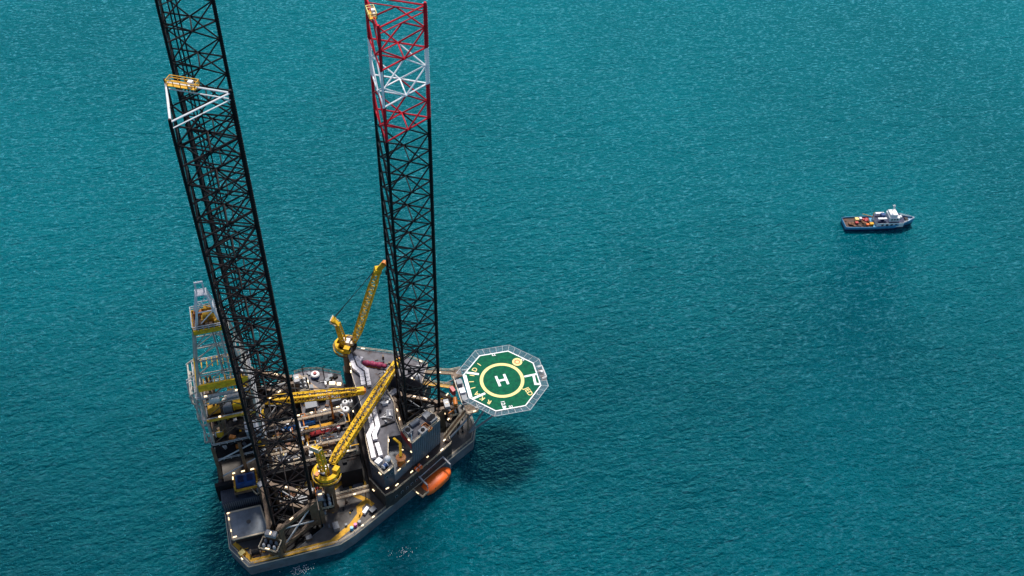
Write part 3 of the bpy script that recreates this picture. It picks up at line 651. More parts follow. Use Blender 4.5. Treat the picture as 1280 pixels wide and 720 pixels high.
# ------------------------------------------------------------------ cranes
def crane(base, deck_z, top_z, root, tip, label, gantry_lean, gantry_h, facing, head=None, wd=2.3, guard=.62):
    bx, by = base; Zt = top_z
    t = thing("deck_crane", label, "crane", (bx, by, deck_z), "yellow lattice boom cranes")
    obj("pedestal", M().lathe(bx, by, [(1.9, deck_z), (1.5, deck_z + 1), (1.5, Zt - 2), (2.1, Zt - .4)], 20), 'brown', t)
    f = Vector((math.cos(facing), math.sin(facing), 0)); s_ = Vector((-f.y, f.x, 0)); c = Vector((bx, by, 0))
    ring = [((c + f * 3.3 * math.cos(2 * PI * k / 24) + s_ * 3.3 * math.sin(2 * PI * k / 24)).xy) for k in range(24)]
    obj("slew_deck", M().slab(ring, Zt - .4, Zt - .1), 'dark', t)
    # horseshoe guard open towards the boom
    pts = []
    for k in range(19):
        a = R(70) + R(220) * k / 18; pts.append((c + f * 3.5 * math.cos(a) + s_ * 3.5 * math.sin(a)).xy)
    inner = [(Vector(p) - c.xy) * guard + c.xy for p in pts]
    obj("ring_guard", M().slab([*pts, *reversed(inner)], Zt - .1, Zt + 1.1), 'yellow', t)
    rr = [Vector(p) + (Vector(p) - c.xy).normalized() * .6 for p in pts]
    wk = obj("service_walkway", M().slab([*rr, *reversed(pts)], Zt - 1.2, Zt - 1.05), 'brown', t)
    obj("walkway_railing", M().rail(rr[::2], Zt - 1.05, 1.1, .07), 'yellow', wk)
    for k_, (fa, sa, bx_, by_, bz_, mt_) in enumerate(((-2.2, 1.6, 1.3, 1.1, 1.6, 'dorange'), (-2.4, -1.5, 1.1, 1.4, 1.3, 'yellow'), (.4, 2.3, 1.6, .9, 1.8, 'brown'), (1.6, .9, 1.0, 1.2, 1.0, 'cream'))):
        q = c + f * fa + s_ * sa; obj("machine_box", M().box(q.x, q.y, Zt - .1, bx_, by_, bz_, facing), mt_, t)
    e = c - f * .3 + s_ * .6
    obj("machinery_house", M().box(e.x, e.y, Zt - .1, 2.6, 1.9, 1.9, facing), 'white', t)
    e = c + f * 1.2 - s_ * 2.5; cb = obj("operator_cab", M().box(e.x, e.y, Zt - .1, 1.8, 1.5, 2.2, facing), 'yellow', t)
    e2 = e + f * .92; obj("cab_window", M().box(e2.x, e2.y, Zt + .8, .06, 1.3, 1.1, facing), 'glass', cb)
    obj("winch", M().tube(c - f * 1.6 - s_ * .9 + Vector((0, 0, Zt + .6)), c - f * 1.6 + s_ * .9 + Vector((0, 0, Zt + .6)), .6, 12), 'dark', t)
    # gantry: two lattice legs leaning back with a head
    gt = c - f * gantry_lean + Vector((0, 0, Zt + gantry_h)); g0 = c - f * .6 + Vector((0, 0, Zt))
    gm = M(); gb = M(); up_ = (gt - g0).normalized(); bk = f * 1.1
    corners = [s_ * .85 + bk * .6, -s_ * .85 + bk * .6, -s_ * .85 - bk * .6, s_ * .85 - bk * .6]
    for q in corners: gm.tube(g0 + q, gt + q * .8, .25, 6)
    n_ = 5
    for k in range(n_):
        for i in range(4):
            a, b = corners[i], corners[(i + 1) % 4]
            P = lambda cc, u: (g0 + cc).lerp(gt + cc * .8, u)
            gb.tube(P(a, k / n_), P(b, (k + 1) / n_), .17, 5); gb.tube(P(a, k / n_), P(b, k / n_), .16, 5)
    g = obj("gantry", gm, 'yellow', t); obj("gantry_bracing", gb, 'yellow', g)
    hp = gt - f * 1.2 + Vector((0, 0, 1.2))
    obj("gantry_head", M().beam(gt + f * .4 - Vector((0, 0, .4)), hp, 1.2, .7).tube(hp + s_ * 1.0, hp - s_ * 1.0, .55, 12), 'yellow', g)
    obj("head_rim", M().beam(hp - s_ * 1.3 - f * .5, hp + s_ * 1.3 - f * .5, .25, 1.6).beam(hp - s_ * 1.3 - f * .5, gt - s_ * 1.2, .2, .3).beam(hp + s_ * 1.3 - f * .5, gt + s_ * 1.2, .2, .3), 'cream', g)
    # boom
    root, tip = Vector(root), Vector(tip); d = (tip - root).normalized(); L = (tip - root).length
    sd2 = d.cross(Vector((0, 0, 1))).normalized(); nu = sd2.cross(d)
    bm_ = M(); br = M(); n_ = int(L / 2.0)
    def sect(u):
        k = min(1, .45 + u * 4.5, .6 + (1 - u) * 2.2)
        return wd * .5 * min(1, .7 + u * 3, .75 + (1 - u)), 1.0 * k
    def cp(u, i):
        w_, h_ = sect(u); q = ((1, 1), (-1, 1), (-1, -1), (1, -1))[i]; return root + d * L * u + sd2 * w_ * q[0] + nu * h_ * q[1]
    for k in range(n_):
        u0, u1 = k / n_, (k + 1) / n_
        for i in range(4):
            bm_.tube(cp(u0, i), cp(u1, i), .22, 6)
            j = (i + 1) % 4
            br.tube(cp(u0, i), cp(u1, j), .13, 5) if k % 2 else br.tube(cp(u0, j), cp(u1, i), .13, 5)
            br.tube(cp(u0, i), cp(u0, j), .12, 5)
    bo = obj("boom", bm_, 'yellow', t); obj("boom_bracing", br, 'yellow', bo)
    cw = M()
    for sg in (-1, 1):
        q0, q1 = root + d * 3 + sd2 * sg * wd * .34 + nu * .98, tip - d * 2.5 + sd2 * sg * wd * .34 + nu * .98; nn_ = int((q1 - q0).length / 1.6)
        for k in range(nn_): cw.beam(q0.lerp(q1, k / nn_), q0.lerp(q1, (k + .72) / nn_), wd * .26, .1)
    obj("boom_walkway", cw, 'yellow', bo)
    obj("hoist_rope", M().tube(c - f * 1.6 + Vector((0, 0, Zt + 1.2)), root + d * 4 + nu * 1.25, .08, 5).tube(root + d * 4 + nu * 1.25, tip + nu * 1.1, .13, 5), 'rope', t)
    hh = M().beam(tip - d * .8, tip + d * 1.2, wd * .9, 1.9); he = tip + d * 1.0
    if head: hh.beam(tip, Vector(head), 1.5, 1.4); he = Vector(head)
    bh = obj("boom_head", hh, 'yellow', t); obj("sheave", M().tube(he - sd2 * .6, he + sd2 * .6, .8, 14), 'dorange', bh)
    for sg in (-.55, .55):
        obj("pendant_rope", M().tube(hp + s_ * sg + Vector((0, 0, .5)), tip - d * 1.0 + sd2 * sg + nu * 1.0, .09, 5), 'rope', t)
    return t, he, d
S_ROOT = (-27.4, -16.9, 40.6); S_TIP = (-3.2, 12.3, 41.4)
c1, he, _ = crane((-29.4, -19.2), DZ, 40.0, S_ROOT, S_TIP, "nearest yellow crane, its lattice boom lowered across the roof to the banded leg", 1.8, 14.0, R(50.3), (-1.6, 14.6, 41.8))
obj("boom_rest", M().tube((-6.5, 8.6, 36), (-6.5, 8.6, 40.4), .25).tube((-8, 10, 36), (-8, 10, 40.4), .25).beam((-6, 8, 40.4), (-8.4, 10.6, 40.4), .4, .4), 'brown', acc)
c2, he, _ = crane((-15.6, 25.8), 24.0, 40.0, (-12.7, 26.4, 40.6), (-4.5, 20.9, 74.3), "far yellow crane beside the far roof corner, its boom raised steeply against the sea", 2.0, 9.5, R(-30), (-2.6, 19.6, 78.0), 2.0, .84)
obj("hook_block", M().box(he.x + .4, he.y - .3, he.z - 4.2, .7, .5, 1.4).tube((he.x + .4, he.y - .3, he.z - 2.8), (he.x + .4, he.y - .3, he.z), .06), 'dark', c2)
c3, he, _ = crane((-45.0, 6.4), DZ, 42.0, (-42.6, 8.2, 43.0), (-15.2, 4.4, 43.0), "yellow crane behind the stern legs with boom laid flat above the pipe deck", 1.6, 9.0, R(-8), None, 1.9)
obj("boom_rest", M().box(-24.0, 5.6, 31, .6, .6, 10.9).box(-24, 5.6, 41.7, .9, 2.6, .3), 'dorange', c3)
hb = M(); P0 = Vector((-29.4, -19.2, 39.6))

# ------------------------------------------------------------------ stern: cantilever, drill floor, derrick
ct = thing("cantilever", "dark brown cantilever girders carrying the pipe deck and the drill floor over the stern", "cantilever", (-40, 0, DZ))
for y in (-8.0, 9.0): obj("girder", M().beam((-60.5, y, 26.5), (-18.5, y, 26.5), 1.3, 7.4), 'dark', ct)
obj("pipe_deck_floor", M().box(-33.2, 0.5, 30.2, 27.5, 15.7, .3), 'dark', ct)
for x in (-59, -52, -45): obj("cross_girder", M().beam((x, -7.3, 26.5), (x, 8.3, 26.5), 1.0, 5.0), 'wallb', ct)
obj("railing", M().rail([(-46.8, -7.4), (-19.6, -7.4)], 30.5, 1.1, .07), 'cream', ct); obj("railing", M().rail([(-36, 9.4), (-19.6, 9.4)], 30.5, 1.1, .07), 'cream', ct)
for x in range(-45, -19, 3):
    for y in (-6.6, -2.2, 2.4, 8.2): obj("stanchion", M().box(x, y, 30.5, .35, .35, 2.0), 'galv', ct)
lamps(ct, along((-45, -7.6), (-20, -7.6), 6, 31.8) + along((-36, 9.2), (-20, 9.2), 4, 31.8) + [(-38, 0, 32.4, .1), (-33, -3, 32.4, 1.2), (-30, 2, 32.4, .4)])
def bundle(x0, x1, y, z, n, r, mt, label, rows=2, dy=0.0):
    t = thing("pipe_bundle", label, "pipe bundle", ((x0 + x1) / 2, y, z), "pipe bundles on the pipe deck")
    m = M()
    for k in range(rows):
        for i in range(n - k): m.tube((x0 + random.uniform(-.3, .3), y + (i + k * .5) * 2 * r, z + r + k * 1.75 * r), (x1 + random.uniform(-.3, .3), y + dy + (i + k * .5) * 2 * r, z + r + k * 1.75 * r), r, 8)
    obj("pipe", m, mt, t)
    for x in (x0 + .15 * (x1 - x0), x0 + .85 * (x1 - x0)): obj("dunnage", M().box(x, y + n * r - r, z - .12, .25, n * 2 * r, .12), 'wood', t)
bundle(-39.5, -34.6, 5.3, 30.62, 5, .16, 'bblue', "dark blue pipe bundle nearest the black leg, left of the brighter blue one", 3)
bundle(-34.2, -29.5, 5.7, 30.62, 5, .17, 'bblue', "bright blue pipe bundle in the middle of the pipe deck", 3)
bundle(-32.6, -24.4, 3.2, 30.62, 7, .13, 'ywalk', "long yellow brown pipe bundle beside the bright blue pipes")
bundle(-31.5, -22.5, 1.3, 30.62, 6, .15, 'red', "dark red pipe bundle next to the yellow brown one", 1)
bundle(-30.0, -21.5, -1.6, 30.62, 8, .14, 'galv', "silver grey pipe bundle on the near half of the pipe deck")
bundle(-33.5, -25.5, -4.8, 30.62, 8, .14, 'brown', "rusty brown pipe bundle along the near edge of the pipe deck")
bundle(-44.0, -35.0, -5.2, 30.62, 8, .15, 'galv', "grey pipe bundle behind the nearest black leg")
bundle(-44.0, -36.0, -1.5, 30.62, 7, .15, 'brown', "brown pipe bundle under the boom crane by the drill floor")
def arc_hose(label, pts, r, mt):
    solid("hose", label, "hose", M().path(pts, r, 7), mt, pts[0])
arc_hose("black hose curving across the pipe deck near the white tanks", [(-25.5, 6.6, 31.2), (-23.6, 5.9, 32.4), (-22.2, 4.2, 32.8), (-21.8, 2.0, 32.4), (-23.0, 0.2, 31.2)], .28, 'black')
arc_hose("pale grey hose looped over the pipe deck beside the black hose", [(-24.2, 7.6, 31.2), (-22.2, 7.0, 32.6), (-20.8, 5.2, 33.0), (-20.6, 3.4, 31.4)], .22, 'galv')
def tank(x, y, z, r, h, label, mt='white'):
    t = thing("bulk_tank", label, "tank", (x, y, z), "white tanks beside the near crane boom")
    obj("shell", M().lathe(x, y, [(r, z), (r, z + h), (r * .8, z + h + .3), (.2, z + h + .45)], 18), mt, t, smooth=False)
    obj("manhole", M().lathe(x, y, [(.3, z + h + .3), (.3, z + h + .7)], 10), 'dark', t)
tank(-19.6, 9.4, 30.5, .95, 2.6, "white upright tank farthest from the near boom, of the pair on the pipe deck"); tank(-19.9, 7.0, 30.5, 1.15, 2.2, "larger white upright tank at the near side of the pair")
tank(-18.0, 9.6, 30.5, .75, 2.2, "smallest white upright tank, right against the yellow boom")

# fixed pipework and gear on the cantilever deck
rr_ = random.Random(11)
TONES = ['brown', 'ywalk', 'galv', 'mgrey', 'dark', 'brown', 'cream', 'wood', 'dorange']
def pipe_run(x, y, z, mt, th):
    pts = [Vector((x, y, z))]; d_ = [Vector((1, 0, 0)), Vector((0, 1, 0)), Vector((-1, 0, 0)), Vector((0, -1, 0))]
    pts.append(pts[0] + Vector((0, 0, .5 + rr_.random() * 1.4))); k = rr_.randrange(4)
    for q in range(2): pts.append(pts[-1] + d_[k] * (1.2 + rr_.random() * 2.6)); k = (k + rr_.choice((1, 3))) % 4
    pts.append(pts[-1] - Vector((0, 0, pts[-1].z - z)))
    obj("pipe_run", M().path(pts, .1 + .14 * rr_.random(), 7), mt, th)
for k in range(62): pipe_run(rr_.uniform(-45, -21), rr_.uniform(-6.8, 8.0), 30.5, rr_.choice(TONES), ct)
for k in range(40): pipe_run(rr_.uniform(-49, -31), rr_.choice((rr_.uniform(-14, -9), rr_.uniform(10, 14))), DZ + .04, rr_.choice(TONES), hull)
for k in range(26):
    x, y = rr_.uniform(-45, -21), rr_.uniform(-6.8, 8.0)
    obj("deck_fitting", M().box(x, y, 30.5, rr_.uniform(.5, 1.6), rr_.uniform(.5, 1.3), rr_.uniform(.5, 1.7)), rr_.choice(TONES + ['white', 'hy']), ct)
obj("worn_plating", M().box(-29.0, -5.0, 30.5, 5.0, 3.6, .03), 'brown', ct)
for y0_ in (-3.6, 2.0, 7.0): obj("walkway", M().box(-33, y0_, 32.6, 24, .8, .1), 'brown', ct); obj("walkway_rail", M().rail([(-45, y0_ - .4), (-21, y0_ - .4)], 32.7, 1.0, .07), 'cream', ct)

# drill floor and derrick
DF = 45.0; DX, DY = -51.2, 0.8
df = thing("drill_floor", "drill floor substructure of grey steel tiers with yellow machinery below the derrick", "drill floor", (DX, DY, 30))
x0, x1, y0, y1 = DX - 7.2, DX + 7.2, DY - 6.6, DY + 6.6
cn = [(x0, y0), (x1, y0), (x1, y1), (x0, y1)]
for z, mt in ((38.0, 'dark'), (45.0, 'dark')): 
    f = obj("floor_tier", M().box(DX, DY, z - .4, 14.4, 13.2, .4), mt, df)
    obj("tier_railing", M().rail(cn, z, 1.1, .09, True), 'galv', f)
for p in cn + [(DX, y0), (DX, y1)]: obj("column", M().beam((*p, 30.2), (*p, 44.6), .9, .9), 'brown', df)
for a, b in zip(cn, cn[1:] + cn[:1]):
    obj("diagonal_brace", M().tube((*a, 30.5), (*b, 37.6), .22).tube((*a, 38), (*b, 44.6), .22), 'galv', df)
dh = thing("doghouse", "grey driller's cabin with white roof edge on the drill floor under the derrick", "cabin", (DX + 4.6, DY - 4, DF))
obj("wall", M().box(DX + 4.6, DY - 4.4, DF, 4.2, 3.2, 2.8), 'grey', dh); obj("roof", M().box(DX + 4.6, DY - 4.4, DF + 2.8, 4.5, 3.5, .2), 'white', dh); obj("window", M().box(DX + 4.6, DY - 6.03, DF + 1.2, 3, .06, .9), 'glass', dh)
dw = thing("drawworks", "yellow drawworks winch in the middle of the drill floor", "winch", (DX + 1, DY + 2.5, DF))
obj("drum", M().tube((DX - 1.6, DY + 3, DF + 1.2), (DX + 2.6, DY + 3, DF + 1.2), 1.0, 16), 'dark', dw); obj("frame", M().box(DX - 2, DY + 3, DF, .6, 2.6, 2.6).box(DX + 3, DY + 3, DF, .6, 2.6, 2.6).box(DX + .5, DY + 4.1, DF, 5, .5, 2.2), 'yellow', dw)
for k, (dx, dy, mt, lb) in enumerate(((-4.6, -3.4, 'yellow', "yellow machine with round housing at the near stern corner of the drill floor"), (-4.4, 2.6, 'dorange', "orange brown machine on the stern side of the drill floor"), (3.6, 0.2, 'yellow', "bright yellow machine beside the driller's cabin"))):
    t = thing("floor_machine", lb, "drilling machine", (DX + dx, DY + dy, DF)); obj("base", M().box(DX + dx, DY + dy, DF, 2.4, 1.8, .6), 'dark', t)
    obj("housing", M().lathe(DX + dx, DY + dy, [(1.0, DF + .6), (1.0, DF + 1.8), (.6, DF + 2.4)], 14), mt, t); obj("pipework", M().path([(DX + dx - 1.1, DY + dy - .6, DF + .6), (DX + dx - 1.1, DY + dy - .6, DF + 2.6), (DX + dx + .8, DY + dy - .6, DF + 2.6)], .14), 'galv', t)
# derrick
dk = thing("derrick", "pale grey lattice derrick tower with yellow crown platform at its top, over the stern", "derrick", (DX, DY, DF))
def dcorner(z, i):
    if z <= 68: hx, hy = 6.6, 5.6
    elif z <= 88: u = (z - 68) / 20; hx, hy = 6.6 - 3.0 * u, 5.6 - 2.4 * u
    else: u = (z - 88) / 10; hx, hy = 2.9 - 1.7 * u, 2.7 - 1.6 * u
    sx, sy = ((-1, -1), (1, -1), (1, 1), (-1, 1))[i]; return Vector((DX + sx * hx, DY + sy * hy, z))
lv = [45, 50.5, 56.5, 62, 68, 73, 78, 83, 88]
for i in range(4):
    m = M()
    for a, b in zip(lv, lv[1:]): m.tube(dcorner(a, i), dcorner(b, i), .36, 8)
    obj("derrick_leg", m, 'tan', dk)
for a, b in zip(lv, lv[1:]):
    m = M()
    for i in range(4):
        j = (i + 1) % 4
        m.tube(dcorner(a, i), dcorner(a, j), .16, 6)
        if i == 1 and a < 62: continue                               # open V-door side
        md = (dcorner(b, i) + dcorner(b, j)) / 2
        m.tube(dcorner(a, i), md, .14, 6); m.tube(dcorner(a, j), md, .14, 6)
    obj("girt_frame", m, 'tan' if a > 60 else 'brown', dk)
for z, yy in ((56.5, 'grey'), (66.0, 'grey')):
    pl = obj("tier_platform", M().box(DX - 6.9, DY, z - .2, 1.3, 12.6, .2).box(DX, DY - 6.2, z - .2, 13.2, 1.2, .2).box(DX + 6.9, DY, z - .2, 1.2, 12.6, .2), yy, dk)
    obj("platform_railing", M().rail([(DX - 7.6, DY - 6.9), (DX + 7.5, DY - 6.9), (DX + 7.5, DY + 6.5), (DX - 7.6, DY + 6.5)], z, 1.2, .09, True), 'galv', pl)
mb = obj("racking_board", M().box(DX, DY - 5.7, 68.0, 12.8, .5, 2.4).box(DX - 6.7, DY, 68.0, .3, 11, 1.2), 'yellow', dk)
fg = M()
for k in range(8): fg.box(DX - 5 + k * 1.4, DY - 3.6, 68.2, .25, 3.6, .2); fg.box(DX - 5 + k * 1.4, DY + 3.6, 68.2, .25, 3.2, .2)
obj("finger_board", fg, 'ywalk', mb)
cb = obj("crown_platform", M().box(DX, DY, 87.6, 7.6, 7.2, .35), 'wood', dk)
obj("crown_skirt", M().box(DX, DY - 3.65, 87.2, 7.8, .2, 1.5).box(DX - 3.85, DY, 87.2, .2, 7.2, 1.5).box(DX + 3.85, DY, 87.2, .2, 7.2, 1.5).box(DX, DY + 3.65, 87.2, 7.8, .2, 1.5), 'yellow', cb)
obj("crown_railing", M().rail([(DX - 3.9, DY - 3.7), (DX + 3.9, DY - 3.7), (DX + 3.9, DY + 3.7), (DX - 3.9, DY + 3.7)], 88.6, 1.4, .12, True, 1.4), 'galv', cb)
cr = M()
for i in range(4):
    cr.tube(dcorner(88.01, i), dcorner(98, i), .28, 6)
    for a, b in ((88.5, 93), (93, 98)): cr.tube(dcorner(a, i), dcorner(b, (i + 1) % 4), .14, 5); cr.tube(dcorner(b, i), dcorner(b, (i + 1) % 4), .18, 5)
obj("crown_frame", cr, 'white', dk)
obj("crown_block", M().box(DX + .2, DY, 88, 3.4, 1.8, 1.2).tube((DX - 1, DY, 90), (DX + 1.4, DY, 90), .9, 16), 'ywalk', dk)
obj("crown_sheave", M().tube((DX - 2, DY - 2.2, 89), (DX - 1.4, DY - 2.2, 89), .8, 14).tube((DX + 1.2, DY + 2, 89), (DX + 1.8, DY + 2, 89), .8, 14), 'brown', dk)
obj("gin_pole", M().box(DX - .9, DY, 98, .35, .35, 3.4).box(DX + .9, DY, 98, .35, .35, 3.4).box(DX, DY, 101.2, 2.1, .4, .4).box(DX, DY, 97.8, 2.4, 1.7, .25), 'white', dk)
obj("top_drive_rail", M().box(DX, DY + 3.2, 46, .5, .5, 41).box(DX + 1.8, DY + 3.2, 46, .5, .5, 41), 'galv', dk)
obj("travelling_block", M().box(DX + .9, DY + 1.4, 54, 2.2, 1.6, 3.4).box(DX + .9, DY + 1.4, 50, 1.6, 1.4, 3.6), 'yellow', dk)
obj("drilling_line", M().tube((DX + .6, DY + 1.2, 57), (DX + .2, DY + .2, 89), .08).tube((DX + 1.2, DY + 1.2, 57), (DX + .8, DY + .2, 89), .08), 'rope', dk)
obj("standing_pipes", M().path([(DX - 4 , DY - 3.5, 45.2), (DX - 4, DY - 3.5, 71)], .35).path([(DX - 3, DY - 3.5, 45.2), (DX - 3, DY - 3.5, 71)], .35).path([(DX + 4, DY + 3.5, 45.2), (DX + 4, DY + 3.5, 71)], .35), 'brown', dk)
sw = M()
for z in (45.2, 55.5): sw.path([(DX - 7.9, DY - 5.2, z), (DX - 7.9, DY - 5.2, z + 9.5)], .12)
sw.path([(DX - 8.3, DY - 3, 62), (DX - 9.2, DY - 3, 66), (DX - 8.9, DY - 3, 70.5), (DX - 7.4, DY - 3, 71)], .16)
sw.path([(DX - 8.3, DY - 4, 62), (DX - 9.2, DY - 4, 66), (DX - 8.9, DY - 4, 70.5), (DX - 7.4, DY - 4, 71)], .16)
obj("ladder_cage", sw, 'galv', dk)
for k, (x, y, z) in enumerate(((-2.6, -2.4, 88), (2.4, -2.2, 88), (-2.2, 2.2, 88), (2.8, 1.4, 88), (0.2, -2.8, 88), (0.4, 2.7, 88))):
    obj("crown_machine", M().box(DX + x, DY + y, z, 1.4 + .3 * (k % 3), 1.2, 1.4 + .6 * (k % 2)).tube((DX + x, DY + y, z + 1), (DX + x * .6, DY + y * .6, z + 3.6), .13), ['brown', 'ywalk', 'dorange', 'galv'][k % 4], dk)
for sx_ in (-1, 1):
    for sy_ in (-1, 1): obj("crown_post", M().tube((DX + sx_ * 3.3, DY + sy_ * 3.1, 88), (DX + sx_ * 1.6, DY + sy_ * 1.5, 95.5), .17, 6), 'white', dk)
for y in (-5.2, 0.8, 6.2):
    br_ = M().path([(DX - 7.2, DY + y, 67.6), (DX - 9.0, DY + y, 66.4), (DX - 9.0, DY + y, 63.4), (DX - 7.4, DY + y, 61.6)], .24)
    br_.path([(DX - 8.6, DY + y, 62.6), (DX - 8.2, DY + y, 57.0), (DX - 8.6, DY + y, 56.0), (DX - 7.6, DY + y, 46.5), (DX - 8.6, DY + y, 45.6)], .22).tube((DX - 8.7, DY + y, 56.2), (DX - 6.8, DY + y, 56.2), .25).tube((DX - 8.7, DY + y, 45.8), (DX - 6.8, DY + y, 45.8), .25)
    obj("side_bracket", br_, 'tan', dk)
for z in (45.8, 56.2, 63.4, 66.4): obj("side_rail", M().tube((DX - 8.8, DY - 5.2, z), (DX - 8.8, DY + 6.2, z), .2, 6), 'tan', dk)
for k, (x, y, z, sx_, sy_, sz_, mt) in enumerate(((-4.2, -3.6, 57, 3.0, 2.2, 2.4, 'ywalk'), (2.6, -3.4, 56.6, 3.4, 2.6, 2.6, 'yellow'), (-0.6, -4.4, 56.6, 2.2, 1.6, 2.8, 'mgrey'), (4.4, 0.4, 57, 2.0, 2.6, 3.4, 'yellow'), (-4.8, 1.6, 57, 2.2, 2.6, 2.8, 'brown'), (-3.4, -4.4, 62, 2.6, 1.4, 1.4, 'white'), (1.8, -4.6, 62, 3.8, 1.2, 1.0, 'grey'))):
    obj("tier_machine", M().box(DX + x, DY + y, z - .4, sx_, sy_, sz_).path([(DX + x - sx_ / 2, DY + y - sy_ / 2 - .2, z), (DX + x - sx_ / 2, DY + y - sy_ / 2 - .2, z + sz_), (DX + x + sx_ / 2, DY + y - sy_ / 2 - .2, z + sz_ + .3)], .15), mt, dk)
obj("tier_skirt", M().box(DX, DY - 6.95, 56.4, 13.0, .2, .9), 'ywalk', dk)
obj("inner_floor", M().box(DX, DY - 3.2, 56.3, 12.6, 5.6, .15), 'dark', dk)
lamps(dk, [(DX - 5, DY - 6.9, 67, 0), (DX + 3, DY - 6.9, 67, 0), (DX - 3, DY - 6.9, 57.6, 0), (DX + 2.4, DY - 2.4, 90.2, 0), (DX - 2, DY - 3.9, 89, 0)], size=(.8, .3, .3))

# blue unit, ribbed shelter and the deckhouse on the near stern corner
t = thing("blue_power_unit", "dark blue power unit in a yellow frame behind the ribbed stern shelter", "power unit", (-51.8, -8.8, 30))
obj("casing", M().box(-51.8, -10.2, 31.2, 5.4, 3.4, 2.2), 'blue', t)
obj("roof_hatch", M().box(-53, -10.2, 33.4, 1.6, 2.0, .25).box(-50.4, -10.2, 33.4, 1.6, 2, .25), 'navy', t)
fr = M()
for x in (-54.9, -48.7): fr.box(x, -10.2, 31.0, .4, 4.6, .5).box(x, -8.0, 31, .4, .4, 2.6).box(x, -12.4, 31, .4, .4, 2.6)
fr.box(-51.8, -12.4, 31.0, 6.6, .4, .8)
obj("frame", fr, 'ywalk', t); obj("skid", M().box(-51.8, -10.4, 30.4, 7.2, 5.2, .6), 'brown', t)
obj("support_post", M().box(-55, -8.6, 22.03, .5, .5, 8.4).box(-48.8, -8.6, 22.03, .5, .5, 8.4).box(-55, -12.2, 27.6, .5, .5, 2.8).box(-48.8, -12.2, 27.6, .5, .5, 2.8), 'dark', t)
lamps(t, [(-54.6, -8.0, 33.8, .1), (-52, -8.0, 33.8, .1), (-49.4, -8.0, 33.8, .1), (-55.0, -9.6, 33.8, 1.5)], size=(1.1, .3, .25))
cs = thing("ribbed_shelter", "long dark shelter with ribbed sloping side across the stern deck", "shelter", (-52.8, -10, DZ))
m = M().slab([(-59.4, -13.4), (-46.2, -13.4), (-46.2, -9.0), (-59.4, -9.0)], DZ + .03, 28.2)
obj("wall", m, 'wall', cs)
m = M()
for k in range(23): m.box(-59.0 + k * .57, -13.5, DZ + .3, .25, .22, 5.7)
obj("wall_rib", m, 'mgrey', cs)
m = M()
for k in range(23): m.box(-59.0 + k * .57, -11.2, 28.2, .25, 4.3, .18)
obj("roof_rib", m, 'wall', cs)
solid("blue_tank", "small square blue tank beside the nearest black leg and the ribbed shelter", "tank", M().box(-47.4, -15.6, DZ + .04, 1.9, 2.4, 4.2).box(-47.4, -15.6, DZ + 4.24, 1.2, 1.2, .3).box(-47.4, -15.6, DZ + .2, 2.1, 2.6, .2), 'blue', (-47.4, -15.6, DZ))
dp = thing("stern_deckhouse", "flat roofed pale grey deckhouse on the near stern corner of the hull", "deckhouse", (-52.8, -20, DZ))
PADP = [(-58.4, -12.2 - 3.2), (-49.2, -15.4), (-48.0, -24.6), (-57.9, -24.6)]
obj("wall", M().slab([(-57.9, -15.8), (-49.4, -15.8), (-48.5, -23.4), (-57.4, -23.4)], DZ + .03, 25.4), 'wallb', dp)
obj("roof", M().slab([(-58.3, -15.0), (-49.2, -15.0), (-48.0, -24.4), (-57.9, -24.4)], 25.4, 26.0), 'pad', dp)
m = M()
for a, b in zip(PADP, PADP[1:] + PADP[:1]): m.beam((a[0], max(a[1], -24.5), 26.08), (b[0], max(b[1], -24.5), 26.08), .4, .3)
obj("roof_kerb", m, 'cream', dp)
obj("hatch", M().lathe(-53, -19.8, [(.6, 26), (.6, 26.2), (.5, 26.25)], 14), 'deck', dp)
for x in (-56, -53.4, -50.8): obj("plate_seam", M().box(x, -19.8, 26.0, .07, 8.8, .03), 'mgrey', dp)
lamps(dp, [(-52.2, -23.9, 26.2, .1), (-57.2, -23.8, 26.2, .1), (-58.2, -17.5, 26.2, 1.6), (-58.0, -21.5, 26.2, 1.6), (-58.2, -15.6, 26.2, .1), (-52.2, -26.2, 23.4, .1)])
# starboard deck things
solid("machinery_box", "black flat topped machinery house between the near crane and the living quarters", "machinery house", M().box(-22.2, -10.5, DZ + .03, 6.4, 5.6, 7.6).box(-22.2, -10.5, 29.63, 6.6, 5.8, .25).box(-23.5, -10, 29.88, 1.2, 1.2, .8), 'dark', (-22.2, -10.5, DZ))
t = thing("service_gangway", "lit brown gangway crossing the near deck from the black leg to the living quarters", "gangway", (-26, -17, 25))
obj("gangway_floor", M().beam((-32.6, -18.6, 25.6), (-18.3, -18.2, 25.6), 1.6, .25), 'brown', t); obj("handrail", M().rail([(-32.6, -19.4), (-18.3, -19.0)], 25.7, 1.1, .07), 'cream', t); obj("handrail", M().rail([(-32.6, -17.8), (-18.3, -17.4)], 25.7, 1.1, .07), 'cream', t)
for x in (-31.5, -25.5, -19.5): obj("support_post", M().box(x, -18.5, DZ + .03, .3, .3, 3.5), 'brown', t)
lamps(t, [(-28.5, -19.3, 26.2, .1), (-22.6, -19.1, 26.2, .1)])
def drum(x, y, mt, label): 
    t = thing("drum", label, "drum", (x, y, DZ + .04), "drums and crates by the near hull rail"); obj("shell", M().lathe(x, y, [(.5, DZ + .04), (.53, DZ + .5), (.5, DZ + 1.2)], 14), mt, t); obj("lid", M().lathe(x, y, [(.46, DZ + 1.2), (.46, DZ + 1.26)], 14), mt, t)
drum(-24.2, -27.0, 'pink', "bright pink drum at the near hull rail"); drum(-25.4, -27.8, 'cyan', "light blue drum next to the pink drum at the near hull rail")
drum(-22.9, -26.4, 'grey', "pale grey drum on the bow side of the pink drum")
